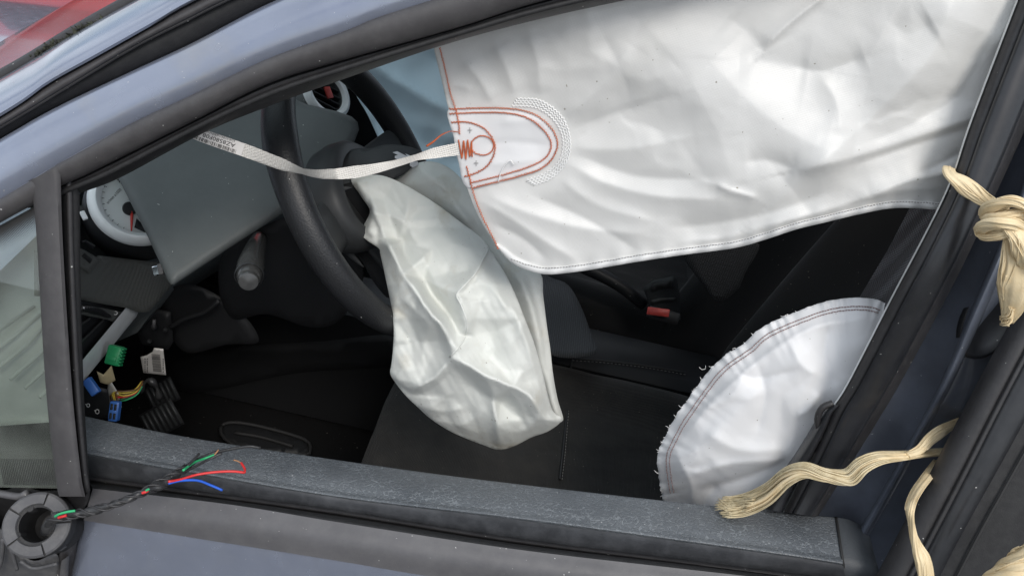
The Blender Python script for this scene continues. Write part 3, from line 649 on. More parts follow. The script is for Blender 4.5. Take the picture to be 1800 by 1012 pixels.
for i in range(3, 27, 2):
    p = wp[i]; y_ = yv(p[0], p[1]) - .0105 - .004 * math.sin(math.pi * i / 29)
    V, F = tube([S(p[0] + 2, p[1] - 4, y_ + .002), S(p[0], p[1] + 1, y_), S(p[0] - 1, p[1] + 6, y_ + .002)], .0010, 5); mk('thumbwheel_ridge', V, F, M['trim'], VENT)
V, F = lathe(S(146, 541, yv(146, 541) - .0105), (.3, -.8, .5), [(0, .001), (.0014, .0005), (.0016, -.001)], 10); mk('index_dot', V, F, M['thread_w'], VENT)
cO = S(203, 550, yv(203, 550) - .0042); V, F = lathe(cO, (.3, -.7, .62), [(.0019, 0), (.0019, .0006), (.0026, .0006), (.0026, 0)], 20); mk('closed_mark', V, F, M['thread_w'], VENT)
for (a, b) in (((112, 590), (158, 557)), ((118, 622), (182, 560)), ((130, 655), (205, 572)), ((100, 570), (140, 550))):
    q = spl([a, b], 12); rows = []
    for s_ in (0, 1): rows.append([S(p[0], p[1] + (0 if s_ == 0 else 3), yv(p[0], p[1]) + .002 + .012 * s_) for p in q])
    V, F = grid(rows + [[r + np.array([0, .001, -.0025]) for r in rows[1]], [r + np.array([0, .001, -.0025]) for r in rows[0]]], cu=True); mk('vent_louvre', V, F, M['trim'], VENT, sharp=40)

# --- instrument pod: silver ring, white dial
gc = S(246, 348, .40); gax = np.array([.42, -.56, .72]); gax /= np.linalg.norm(gax)
gx = Rv - gax * (Rv @ gax); gx /= np.linalg.norm(gx); gy = np.cross(gax, gx)
POD = empty('instrument_pod', (0, 0, 0), None, None); POD.parent = CAR
def lw(name, c, axx, prof, m, parent, seg=64, xd=None, sharp=45):
    V, F = lathe(c, axx, prof, seg, xdir=xd); return mk(name, V, F, m, parent, sharp=sharp)
col.objects.unlink(POD); bpy.data.objects.remove(POD)
POD = lw('instrument_pod', gc, gax, [(.049, -.016), (.054, -.010), (.0635, -.010), (.067, -.018), (.070, -.045), (.072, -.08), (.066, -.11), (0, -.11)], M['dark'], CAR, xd=gx)
tag(POD, 'loose round rev counter pod with a silver ring')
RN = lw('silver_ring', gc, gax, [(.047, -.018), (.0475, -.008), (.050, -.001), (.055, .003), (.060, .001), (.064, -.006), (.0655, -.014), (.064, -.018)], M['silver'], POD, xd=gx)
lw('dial', gc, gax, [(0, -.0125), (.048, -.0125), (.0485, -.014)], M['dial'], POD, xd=gx)
def on_dial(u, v, h=-.012): return gc + gx * u + gy * v + gax * h
def px_dial(px, py, h=-.012):
    d = ray(px, py); p0 = gc + gax * h; t = ((p0 - CAM) @ gax) / (d @ gax); return CAM + d * t
hubc = px_dial(228, 367)
lw('needle_hub', hubc, gax, [(0, .006), (.008, .006), (.0095, .003), (.0095, -.001)], M['dark'], POD, 24)
a, b = px_dial(232, 372, -.008), px_dial(231, 406, -.008); V, F = tube([a, a + (b - a) * .5, b], [.0022, .0018, .001], 8); mk('needle', V, F, M['red'], POD)
sheet('warning_window', dens([(240, 384), (258, 400), (262, 412), (236, 400)], 6), lambda P: np.array([px_dial(*p, -.0115)[1] for p in P]), 6, M['dark'], POD, thick=.001)
def dial_text(s, px0, py0, px1, py1, size_px, name):
    V, F = text_mesh(s); wd = V[:, 0].max() - V[:, 0].min(); V[:, 0] -= V[:, 0].min()
    a, b = np.array([px0, py0], float), np.array([px1, py1], float); d = (b - a) / np.linalg.norm(b - a); nrm = np.array([d[1], -d[0]])
    P = a + d * (V[:, 0:1] / wd * np.linalg.norm(b - a)) + nrm * (V[:, 1:2] * size_px)
    mk(name, [px_dial(*p, -.0120) for p in P], F, M['ink'], POD, smooth=False)
dial_text('tr/min x1000', 190, 359, 214, 334, 8, 'dial_lettering')
dial_text('3', 178, 332, 186, 328, 12, 'dial_numeral')
dial_text('4', 204, 318, 211, 322, 11, 'dial_numeral')
for t_ in np.linspace(0, 1, 13):
    an = math.radians(120 + 130 * t_); V, F = box(on_dial(.0455 * math.cos(an), .0455 * math.sin(an), -.0121), (gx * math.cos(an) + gy * math.sin(an), -gx * math.sin(an) + gy * math.cos(an), gax), (.0016, .0003, .0003)); mk('dial_tick', V, F, M['ink'], POD, smooth=False)
cl = px_dial(147, 383, -.03); V, F = box(cl + gax * .012, (gx * .5 - gy * .85, gx * .85 + gy * .5, gax), (.0062, .0032, .003)); mk('pod_clip', V, F, M['thread_w'], POD, sharp=35)
V, F = box(px_dial(141, 371, -.03) + gax * .010, (gx * .5 - gy * .85, gx * .85 + gy * .5, gax), (.004, .0035, .002)); mk('clip_slot', V, F, M['ink'], POD, sharp=35)

# --- grey instrument hood lying askew between pod and wheel
yh = yfit([(300, 500, .27), (205, 310, .37), (500, 372, .345), (630, 222, .53), (540, 185, .54), (350, 240, .45)])
HO = [(300, 500), (296, 494), (256, 408), (205, 308), (190, 260), (250, 200), (330, 160), (440, 140), (540, 184), (590, 195), (618, 205), (629, 215), (631, 228), (622, 252), (600, 295), (574, 325), (545, 342), (500, 373), (400, 438), (312, 496), (306, 500)]
HOOD = sheet('instrument_hood', dens(HO, 6), lambda P: yh(P[:, 0], P[:, 1]) - .010 * np.exp(-((P[:, 0] - 430) / 150) ** 2 - ((P[:, 1] - 300) / 120) ** 2) + .012 * np.exp(-(pdist(P, dens(HO, 6), True)[0] / 6)), 7, M['dash'], CAR, thick=.014, sharp=60)
tag(HOOD, 'large grey panel lying loose beside the steering wheel')
V, F = box(S(279, 475, .285), (Rv * .97 + Uv * .2, Uv * .97 - Rv * .2, -Fv), (.007, .006, .004)); mk('hood_clip', V, F, M['chrome'], HOOD, sharp=35)
V, F = box(S(284, 473, .285), (Rv * .97 + Uv * .2, Uv * .97 - Rv * .2, -Fv), (.003, .007, .005)); mk('hood_clip_tongue', V, F, M['mount'], HOOD, sharp=35)

# --- stalk
st = [S(456, 420, .38), S(448, 440, .34), S(442, 462, .30), S(438, 484, .262), S(437, 493, .248)]
M['stalk'] = mat('stalk_plastic', (.055, .056, .056), .22, 0, .6, bump=.1, bs=200, var=.3, vs=90)
V, F = tube(spl(st, 16), np.r_[np.linspace(.011, .0165, 10), [.0172, .0172, .017, .016, .0145, .012]], 20)
STK = mk('indicator_stalk', V, F, M['stalk'], CAR)
sa = st[-1] - st[-2]; lw('stalk_button', st[-1] + sa * .05, sa, [(.0125, -.004), (.0125, .001), (.0115, .003), (.006, .0045), (0, .005)], M['stalk'], STK, 24)
V, F = lathe(st[3], sa, [(.0168, -.002), (.0178, 0), (.0168, .002)], 24); mk('stalk_ring', V, F, M['hub'], STK)

# --- steering wheel
wc = np.array([-.205, .405, 1.071]); wt = math.radians(35.6); wn = np.array([math.cos(wt), 0, math.sin(wt)]); wu = np.array([-math.sin(wt), 0, math.cos(wt)]); wy = np.array([0, 1.0, 0])
def wp3(r, a, h=0): return wc + r * (wy * math.cos(a) + wu * math.sin(a)) + wn * h
RR = .185; rows = []
for a in np.linspace(0, 2 * math.pi, 128, endpoint=False):
    ct = wp3(RR, a); er = (ct - wc) / RR; gs = 1 + .10 * math.exp(-((math.sin(a - math.pi * .75)) / .25) ** 2)
    rows.append([ct + er * .0165 * gs * math.cos(b) + wn * .0195 * gs * math.sin(b) for b in np.linspace(0, 2 * math.pi, 18, endpoint=False)])
V, F = grid(rows, cu=True, cv=True)
WHEEL = mk('steering_wheel', V, F, M['wheel'], CAR); tag(WHEEL, 'black leather steering wheel with its centre burst open')
for a in (math.radians(180), 0, math.radians(-90)):
    rows = []
    for t in np.linspace(0, 1, 8):
        r = .045 + (RR - .045) * t; wd = .036 - .014 * t; hh = -.030 + .028 * t ** 2; tn = -wy * math.sin(a) + wu * math.cos(a); c0 = wp3(r, a, hh)
        rows.append([c0 + tn * wd * math.cos(b) + wn * .010 * math.sin(b) for b in np.linspace(0, 2 * math.pi, 14, endpoint=False)])
    V, F = grid(rows, cv=True); mk('spoke', V, F, M['hub'], WHEEL)
rows = []
for r, h in ((.0, -.055), (.06, -.055), (.078, -.05), (.082, -.03), (.080, -.012), (.072, -.003), (.062, -.002), (.060, -.02), (0, -.022)):
    rows.append([wc + wy * r * math.cos(a) * 1.05 + wu * r * math.sin(a) * .9 + wn * h for a in np.linspace(0, 2 * math.pi, 48, endpoint=False)])
V, F = grid(rows, cv=True); mk('wheel_hub', V, F, M['hub'], WHEEL, sharp=50)
# burst centre cover, folded up
yc_ = yfit([(616, 262, .42), (744, 272, .46), (696, 313, .40), (560, 335, .37)])
CO_ = [(588, 300), (602, 274), (622, 262), (652, 260), (681, 254), (711, 256), (735, 263), (745, 271), (740, 283), (722, 296), (700, 312), (672, 322), (620, 330), (590, 345), (560, 360), (552, 345)]
FLAP = sheet('centre_cover', cspl(CO_, 5), lambda P: yc_(P[:, 0], P[:, 1]) - .014 * np.exp(-((P[:, 0] - 670) / 60) ** 2 - ((P[:, 1] - 285) / 28) ** 2), 6, M['hub'], WHEEL, thick=.008)
sheet('hub_shell', cspl([(548, 340), (580, 330), (640, 318), (690, 330), (700, 420), (690, 520), (660, 500), (625, 440), (600, 420), (575, 395)], 7), lambda P: .375 + .00010 * (P[:, 1] - 330) + .00010 * (P[:, 0] - 560), 9, M['dark'], WHEEL, thick=.03)
sheet('spoke_shell', cspl([(556, 352), (588, 352), (606, 380), (612, 430), (640, 470), (600, 440), (572, 402)], 7), lambda P: .352 + .00010 * (P[:, 1] - 330), 7, M['hub'], WHEEL, thick=.01)
V, F = tube([S(p[0], p[1], .349 + .0001 * (p[1] - 330)) for p in spl([(546, 341), (566, 347), (586, 368), (598, 400), (604, 425)], 24)], .0018, 6); mk('shell_joint', V, F, M['ink'], WHEEL)
for pts in ([(690, 268), (698, 266), (712, 273), (724, 279), (722, 283), (710, 280), (700, 281), (706, 276)], [(694, 274), (703, 272), (712, 279), (704, 283), (694, 278)], [(712, 270), (722, 274), (728, 281), (722, 281)], [(721, 285), (734, 284), (736, 289), (726, 295), (720, 291)]):
    sheet('cover_emblem', dens(pts, 3), lambda P: yc_(P[:, 0], P[:, 1]) - .0165 * np.exp(-((P[:, 0] - 670) / 60) ** 2 - ((P[:, 1] - 285) / 28) ** 2) - .006, 3, M['emblem'], WHEEL, thick=.0025, sharp=40)

# --- round vent on the centre of the dash
vc = S(572, 166, .72); va = np.array([.62, -.28, .62]); va /= np.linalg.norm(va); vxx = Rv - va * (Rv @ va); vxx /= np.linalg.norm(vxx); vyy = np.cross(va, vxx)
CV = lw('centre_vent', vc, va, [(0, -.02), (.030, -.02), (.034, .0), (.036, .004), (.044, .004), (.047, -.004), (.048, -.03), (.042, -.06)], M['dash'], CAR, xd=vxx)
lw('vent_ring', vc, va, [(.032, .003), (.034, .009), (.040, .011), (.0455, .007), (.047, .0)], M['silver'], CV, xd=vxx)
for t_ in (-.018, -.006, .006, .018):
    V, F = box(vc + vyy * t_ - va * .006, (vxx, va, vyy), ((.031 ** 2 - t_ ** 2) ** .5, .007, .0015)); mk('vent_louvre', V, F, M['dark'], CV, sharp=40)
V, F = box(vc + vxx * .004 + vyy * .004 + va * .003, (vxx * .5 - vyy * .85, vxx * .85 + vyy * .5, va), (.010, .006, .002)); mk('red_tab', V, F, M['redbelt'], CV, sharp=40)

# --- seats
def sgn(v, e): return np.sign(v) * np.abs(v) ** e
def seat_block(name, x0, x1, y0, y1, z0, z1, m, bol=.03, dip=.015, slope=0.0, parent=CAR, nx=64, ny=56):
    cx, cy, hx_, hy_ = (x0 + x1) / 2, (y0 + y1) / 2, (x1 - x0) / 2, (y1 - y0) / 2; rows = []
    def ztop(u, v): return z1 + bol * np.exp(-((abs(v) - .82) / .16) ** 2) - dip * (1 - v * v) + slope * u
    for j, a in enumerate(np.linspace(0, 2 * math.pi, 72, endpoint=False)):
        pass
    U = np.linspace(-1, 1, nx); Vv = np.linspace(-1, 1, ny); top = []
    for u in U:
        r = []
        for v in Vv:
            e = (abs(u) ** 6 + abs(v) ** 6); rd = max(0, e - .55); z = ztop(u, v) - .05 * rd ** 1.5
            z += .0035 * noise.fractal(Vector((u * 2.2, v * 5.0, z0 * 9)), 1, 2, 3); k = 1 / max(1, (abs(u) ** 4.5 + abs(v) ** 4.5) ** (1 / 4.5)); r.append((cx + hx_ * u * k, cy + hy_ * v * k, z))
        top.append(r)
    V, F = grid(top); V = list(map(tuple, V)); per = [i * ny for i in range(nx)] + [(nx - 1) * ny + j for j in range(1, ny)] + [i * ny + ny - 1 for i in range(nx - 2, -1, -1)] + [j for j in range(ny - 2, 0, -1)]
    b0 = len(V); lev = [(.0, -.02), (.01, -.06), (.0, z0 - z1)]
    for gi, dz in lev:
        for i in per:
            p = np.array(V[i]); d = np.array([p[0] - cx, p[1] - cy, 0]); d /= np.linalg.norm(d) + 1e-9; V.append(tuple(np.array([p[0], p[1], z1 + dz - .03 if dz > -.1 else z0]) + d * gi))
    n_ = len(per); prev = per
    for l in range(3):
        cur = list(range(b0 + l * n_, b0 + (l + 1) * n_))
        for i in range(n_): F.append((prev[i], prev[(i + 1) % n_], cur[(i + 1) % n_], cur[i]))
        prev = cur
    return mk(name, V, F, m, parent, sharp=70)
SEAT = seat_block('driver_seat', -.17, .50, .17, .735, .34, .60, M['seat'], bol=.028, dip=.012)
tag(SEAT, 'black fabric driver seat with dusty cushion')
def seam(pts, name, m, parent, r=.0016, z=.601, dash=False):
    q = spl(pts, 60); P = [SZ(p[0], p[1], z) for p in q]
    if not dash: V, F = tube(P, r, 6)
    else: V, F = join([tube(P[i:i + 2], r, 5) for i in range(0, 59, 2)])
    return mk(name, V, F, m, parent)
seam([(984, 842), (990, 790), (997, 720), (1005, 628)], 'cushion_seam', M['ink'], SEAT, .0022, .592)
tag(seam([(988, 842), (994, 790), (1000, 720), (1006, 690)], 'cushion_stitching', M['thread_g'], SEAT, .0007, .594, True), kind='stuff')
seam([(1006, 630), (1060, 634), (1130, 642), (1205, 655)], 'cushion_seam', M['ink'], SEAT, .0022, .604)
tag(seam([(1006, 633), (1060, 637), (1130, 645), (1205, 658)], 'cushion_stitching', M['thread_g'], SEAT, .0006, .604, True), kind='stuff')
# backrest: sections up the back, bolsters forward of the middle
rows = []
for z in np.linspace(.52, 1.30, 26):
    t = (z - .52) / .78; x = .415 + .17 * t + .02 * t * t; wd = .275 - .04 * t ** 3; r = []
    for s in np.linspace(-1, 1, 40):
        bl_ = .065 * np.exp(-((abs(s) - .84) / .2) ** 2) * (1 - .3 * t) * min(1, .35 + 2 * t); r.append((x - bl_ + .07 * max(0, abs(s) - .9) * 10 * .4, .435 + wd * s, z))
    for s in np.linspace(1, -1, 10): r.append((x + .15, .435 + wd * s * .95, z))
    rows.append(r)
V, F = grid(rows, cv=True); k = len(rows[0]); F += [tuple(range(len(V) - k, len(V)))]
BACK = mk('backrest', V, F, M['seat_dark'], SEAT)
ym = yfit([(1600, 370, .25), (1510, 530, .245), (1640, 370, .20), (1545, 530, .195)])
sheet('bolster_mesh', dens([(1606, 352), (1560, 440), (1505, 532), (1470, 590), (1560, 600), (1680, 352)], 12), lambda P: ym(P[:, 0], P[:, 1]) + .03, 14, M['bolster'], SEAT, thick=.03)
# passenger seat
PS = seat_block('passenger_seat', -.16, .46, .93, 1.42, .34, .635, M['seat_dark'], bol=.03, dip=.012)
rows = []
for z in np.linspace(.55, 1.28, 24):
    t = (z - .55) / .73; x = .40 + .20 * t; wd = .25 - .04 * t ** 3; r = []
    for s in np.linspace(-1, 1, 36):
        bl_ = .08 * np.exp(-((abs(s) - .86) / .17) ** 2) * (1 - .35 * t); r.append((x - bl_, 1.175 + wd * s, z))
    for s in np.linspace(1, -1, 8): r.append((x + .14, 1.175 + wd * s * .95, z))
    rows.append(r)
V, F = grid(rows, cv=True); k = len(rows[0]); F += [tuple(range(len(V) - k, len(V)))]
mk('backrest', V, F, M['seat_dark'], PS)
sheet('cushion_mesh', cspl([(940, 488), (975, 490), (1000, 502), (1022, 540), (1040, 590), (1046, 622), (960, 616)], 8), lambda P: np.array([SZ(p[0], p[1], .672 + .0001 * (p[0] - 950))[1] for p in P]), 12, M['mesh'], PS, thick=.03)
sheet('backrest_mesh', cspl([(1205, 440), (1330, 425), (1310, 480), (1296, 510), (1262, 530), (1240, 505)], 8), lambda P: np.full(len(P), .78), 12, M['mesh'], PS, thick=.03)
# tunnel, hand brake, tray and buckle
slab('centre_tunnel', -.75, .9, .76, .90, .27, .60, M['dark'])
HBk = spl([S(930, 440, .90), S(1000, 458, .90), S(1080, 496, .90), S(1132, 536, .90)], 20)
V, F = tube(HBk, np.linspace(.017, .012, 20), 14); HB = mk('hand_brake', V, F, M['wheel'], CAR)
TRAY = sheet('console_tray', dens([(1130, 506), (1150, 492), (1188, 484), (1196, 520), (1196, 562), (1150, 556)], 8), lambda P: np.full(len(P), .86), 10, M['hub'], CAR, thick=.04)
for q in ([(1142, 506), (1150, 498), (1180, 492), (1182, 506), (1160, 508), (1146, 514)], [(1142, 528), (1158, 524), (1188, 522), (1188, 530), (1160, 532), (1146, 536)]):
    sheet('tray_slot', dens(q, 5), lambda P: np.full(len(P), .857), 6, M['ink'], TRAY, thick=.002)
BK = S(1166, 554, .80); V, F = box(BK, (np.array([.97, .1, -.1]), np.array([.08, .5, .85]), np.array([.1, -.85, .5])), (.030, .012, .016)); BKL = mk('belt_buckle', V, F, M['dark'], CAR, sharp=40)
V, F = box(S(1157, 548, .780), (np.array([.99, .05, .08]), np.array([-.05, .5, .85]), np.array([.05, -.85, .5])), (.0215, .0075, .003), .2); mk('release_button', V, F, M['redbelt'], BKL, sharp=40)
# --- pedals, floor
for (cx_, cy_, wd_, ht_, ang, y_, nr) in ((285, 692, 26, 22, -.45, .52, 6), (284, 737, 32, 26, -.5, .45, 7)):
    q = [rot2((sx * wd_, sy * ht_), ang) for sx, sy in ((-1, -1), (1, -1), (1, 1), (-1, 1))]
    PD = sheet('pedal', dens([(cx_ + a, cy_ + b) for a, b in q], 8), lambda P: np.full(len(P), y_) - .0003 * (P[:, 1] - cy_), 9, M['dark'], CAR, thick=.02)
    for k in range(nr):
        s = -1 + 2 * (k + .5) / nr; a, b = rot2((s * wd_, -ht_ * .85), ang), rot2((s * wd_, ht_ * .85), ang)
        V, F = tube([S(cx_ + a[0], cy_ + a[1], y_ - .0003 * a[1] - .002), S(cx_ + b[0], cy_ + b[1], y_ - .0003 * b[1] - .002)], .0028, 6); mk('pedal_rib', V, F, M['hub'], PD)
fm = cspl([(390, 748), (415, 742), (470, 752), (535, 772), (545, 790), (530, 800), (440, 792), (395, 770)], 8)
MATP = sheet('floor_mat_pad', fm, lambda P: np.array([SZ(p[0], p[1], .30)[1] for p in P]), 10, M['dark'], CAR, thick=.03)
V, F = tube([SZ(p[0], p[1], .305) for p in np.vstack([fm, fm[:1]])], .004, 6); mk('pad_rim', V, F, M['cabin'], MATP)
V, F = tube([SZ(p[0], p[1], .305) for p in spl([(412, 760), (460, 768), (515, 784)], 12)], .004, 6); mk('pad_groove', V, F, M['cabin'], MATP)
# ================================================================== airbags
def off_pt(depth, px, py, d=.0012): return S(px, py, float(depth(np.array([[px, py]]))[0]) - d)
def on_sheet(depth, pts, n, d=.0012):
    q = spl(pts, n); y = depth(q); return np.array([S(p[0], p[1], yy - d) for p, yy in zip(q, y)])
def stitches(depth, pts, name, m, parent, pitch=5.5, r=.0007, d=.0011, zig=.0, duty=.7):
    q0 = spl(pts, 400); L_ = np.linalg.norm(np.diff(q0, axis=0), axis=1).sum(); n = max(4, int(L_ / pitch) * 2 + 1)
    q = spl(pts, n); T_ = np.gradient(q, axis=0); T_ /= np.linalg.norm(T_, axis=1)[:, None] + 1e-9
    q = q + np.stack([-T_[:, 1], T_[:, 0]], 1) * (zig * ((np.arange(n) % 2) * 2 - 1) + RNG.normal(0, .25, n))[:, None]
    y = depth(q); P = np.array([S(p[0], p[1], yy - d) for p, yy in zip(q, y)]); parts = []
    if zig > 0 or duty >= 1: parts.append(tube(P, np.where(np.arange(n) % 2, r * 1.15, r * .8), 6))
    else:
        for i in range(0, n - 2, 2):
            a, b = P[i], P[i] + (P[i + 2] - P[i]) * duty; md = (a + b) / 2; md[1] -= .0003; parts.append(tube([a, md, b], [r * .6, r, r * .6], 5))
    V, F = join(parts); return tag(mk(name, V, F, m, parent), kind='stuff')

# --- curtain airbag hanging inside the window
CL = [(738, -40), (748, 10), (762, 83), (777, 145), (790, 200), (797, 240), (803, 275), (820, 328), (836, 370), (855, 405), (880, 441), (898, 459), (922, 472), (960, 481)]
CB = [(960, 481), (1010, 477), (1050, 471), (1120, 459), (1200, 447), (1290, 435), (1345, 420), (1400, 402), (1450, 390), (1500, 378), (1560, 366), (1610, 365), (1690, 372)]
COUT = [tuple(p) for p in spl(CL, 50)] + [tuple(p) for p in spl(CB, 60)[1:]] + [(1790, 180), (1880, -20), (1900, -110), (1500, -90), (1200, -60), (1000, -20)]
CURTF = [
    ([(1342, 90), (1360, 68), (1395, 36), (1460, -15)], 16, 5, 11), ([(1300, 105), (1345, 108), (1420, 120)], 30, 40, -9),
    ([(1715, 205), (1650, 228), (1560, 258), (1480, 282), (1400, 300)], 12, 26, 13), ([(1700, 226), (1600, 256), (1500, 290)], 8, 12, -7),
    ([(1690, 298), (1600, 318), (1530, 345)], 9, 18, 9), ([(1650, 330), (1560, 338), (1440, 372), (1330, 400)], 10, 22, 8),
    ([(1690, -40), (1640, 90), (1560, 180), (1480, 255), (1390, 330)], 70, 55, 26), ([(1740, 60), (1690, 160), (1600, 220), (1510, 255)], 40, 40, -16),
    ([(1250, 110), (1330, 190), (1420, 250), (1500, 270)], 70, 70, 18), ([(1130, 40), (1200, 120), (1260, 230), (1290, 330)], 60, 60, 12),
    ([(1280, 30), (1330, 70), (1345, 95)], 30, 30, -8), ([(1060, 60), (1090, 120), (1110, 180)], 22, 26, -7),
    ([(865, 178), (842, 140), (815, 108)], 10, 14, 5), ([(905, 165), (890, 120), (870, 80)], 12, 16, 5), ([(950, 165), (945, 110), (930, 60)], 14, 18, 5),
    ([(995, 205), (1060, 150), (1110, 80)], 20, 25, 7), ([(1010, 225), (1080, 200), (1180, 170)], 14, 20, -5), ([(1010, 260), (1100, 262), (1220, 240)], 16, 22, 6),
    ([(1005, 290), (1060, 320), (1160, 345), (1260, 350)], 12, 16, 7), ([(1020, 275), (1120, 310), (1240, 315)], 14, 14, -6), ([(985, 315), (1050, 360), (1150, 390)], 14, 18, 6),
    ([(850, 355), (900, 385), (960, 425), (1010, 455)], 10, 14, 6), ([(860, 345), (930, 375), (1020, 400), (1130, 412)], 12, 18, 7), ([(870, 395), (920, 420), (960, 455)], 8, 10, -5),
    ([(940, 345), (1030, 385), (1120, 440)], 10, 12, -5), ([(1260, 325), (1285, 335), (1330, 348)], 5, 8, 6), ([(1310, 285), (1350, 282), (1400, 300)], 14, 14, -6),
    ([(1180, 400), (1260, 392), (1360, 372), (1450, 340)], 16, 16, -8), ([(1200, 425), (1290, 415), (1400, 385), (1500, 362)], 8, 14, 5), ([(1440, 130), (1470, 180), (1480, 240)], 14, 18, 5),
    ([(1400, 120), (1450, 125), (1520, 100)], 16, 20, -8), ([(1560, 40), (1600, 60), (1640, 40)], 30, 30, -6), ([(780, 160), (800, 150), (830, 158)], 8, 8, 3), ([(1620, 300), (1650, 290), (1700, 262)], 9, 9, -6),
    ([(880, 215), (930, 212), (965, 220)], 10, 10, 3), ([(850, 255), (900, 250), (960, 256)], 8, 10, -3), ([(860, 290), (900, 285), (950, 280)], 8, 8, 3)]
CCTRL = rnd_ctrl(700, -160, 1960, 540, 95, 1.7, 11, 1.3, .8)
CURTS = [(q, w1 * 1.25, w2 * 1.25, am * (.62 if abs(am) < 9 else .62)) for q, w1, w2, am in CURTF]
def curt_depth(P):
    P = np.atleast_2d(np.array(P, float)); t = np.clip((P[:, 1] + 60) / 540, 0, 1.2)
    b = .245 - .035 * t + .000045 * np.clip(1000 - P[:, 0], 0, 260)
    f_ = fbm(P, 300, 2, 3.1) * .012 + fbm(P, 60, 2, 8.7, .8, 1.2) * .0006 + soft_facets(P, CCTRL, 16, 5)
    d, _, _ = pdist(P, spl(CB, 40)); hemw = .0018 * np.sin(P[:, 0] * .16) * np.exp(-d / 14)
    return b - folds(P, CURTS) - f_ + hemw
CURT = sheet('curtain_airbag', dens(COUT, 4), curt_depth, 4, M['airbag'], thick=.0015)
tag(CURT, 'large white curtain airbag with orange stitching hanging across the open window', 'airbag')
# folded hem below the bottom stitch line
hb = [(p[0], p[1] - 9) for p in CB]; hl = [(p[0] + 12, p[1] - 2) for p in CL[:-3]]
rows = []
q1, q2 = spl([(872, 430), (882, 443), (898, 459), (922, 472)] + CB, 170), spl([(873, 429), (890, 440), (906, 453), (930, 464)] + hb, 170); d1, d2 = curt_depth(q1), curt_depth(q2)
rows = [[S(a[0], a[1] + 1.2, y_ + .0008) for a, y_ in zip(q1, d1)], [S(a[0], a[1] + 1.0, y_ - .0025) for a, y_ in zip(q1, d1)]]
rows += [[S(*(a * .5 + b * .5), (u + v) / 2 - .0034) for a, b, u, v in zip(q1, q2, d1, d2)], [S(b[0], b[1] - 2, v - .0016) for b, v in zip(q2, d2)], [S(b[0], b[1] - 3, v + .0004) for b, v in zip(q2, d2)]]
V, F = grid(rows); mk('bottom_hem', V, F, M['hem'], CURT)
stitches(curt_depth, [(898, 455), (925, 464), (960, 471)] + [(p[0], p[1] - 10) for p in CB[1:]], 'hem_stitching', M['thread_g'], CURT, 5.2, .00055, .0034)
# reinforcing patch at the front corner
PT = [(789, 192), (850, 191), (905, 193), (940, 203), (966, 224), (979, 248), (976, 272), (958, 292), (930, 306), (880, 318), (822, 330), (806, 285), (797, 240)]
pd = lambda P: curt_depth(P) - .0016
sheet('reinforcing_patch', dens(cspl(PT, 5), 5), pd, 5, M['airbag3'], CURT, thick=.001)
O = M['thread_o']
for pts in ([(790, 200), (850, 198), (900, 200), (934, 211), (958, 232), (969, 252), (962, 274), (938, 290), (890, 306), (826, 322)], [(790, 192), (850, 190), (905, 192), (941, 202), (968, 224), (980, 250), (974, 274), (952, 296), (905, 312), (832, 330)],
            [(773, 84), (783, 125), (792, 165), (801, 192), (806, 215), (808, 236)], [(820, 292), (826, 315), (834, 345), (850, 385), (868, 420), (876, 438)],
            [(793, 215), (822, 215), (848, 224), (866, 244), (870, 264), (860, 288), (842, 302), (816, 311)]):
    stitches(pd, pts, 'orange_stitching', O, CURT, 5.0, .00062, .0014, zig=1.2, duty=1)
cc = [(848 + 20 * math.cos(a), 256 + 17 * math.sin(a)) for a in np.linspace(0, 2 * math.pi, 24)]
stitches(pd, cc, 'orange_stitching', O, CURT, 4.5, .00062, .0014, zig=.7, duty=1)
zz = [(806, 246), (812, 280), (815, 246), (819, 281), (822, 245), (826, 277), (829, 247), (830, 276)]
V, F = tube(on_sheet(pd, [p for p in dens(zz, 3, False)], 70, .0016), .0007, 6); tag(mk('orange_stitching', V, F, O, CURT), kind='stuff')
V, F = tube(np.vstack([on_sheet(pd, [(806, 232), (795, 231)], 4), [S(p[0], p[1], .20) for p in spl([(790, 231), (775, 238), (762, 249), (750, 257)], 12)]]), np.r_[np.full(4, .0004), np.linspace(.0004, .0012, 12)], 6); mk('loose_orange_thread', V, F, O, CURT)
for k, off in enumerate((0, 6, 11, 16)):
    arc = [(900 + k * 3, 186 - off * .8), (945 + off * .4, 190 - off * .75), (976 + off * .75, 214 - off * .45), (990 + off * .75, 246), (985 + off * .7, 280 + off * .3), (962 + off * .5, 303 + off * .6), (925 + k * 4, 318 + off * .5)]
    stitches(curt_depth, arc, 'white_stitching', M['thread_w'], CURT, 6.5, .0008, .0004, zig=1.5, duty=1)
V, F = tube(on_sheet(pd, [(876, 320), (882, 300), (896, 282), (903, 290)], 20, .003), .0006, 5); mk('loose_white_thread', V, F, M['thread_w'], CURT)
for (cx_, cy_) in ((826, 229), (837, 287)):
    V, F = join([tube(on_sheet(pd, [(cx_ - 4, cy_), (cx_ + 4, cy_)], 4), .0003, 4), tube(on_sheet(pd, [(cx_, cy_ - 5), (cx_, cy_ + 5)], 4), .0003, 4)]); mk('printed_cross', V, F, M['thread_g'], CURT)

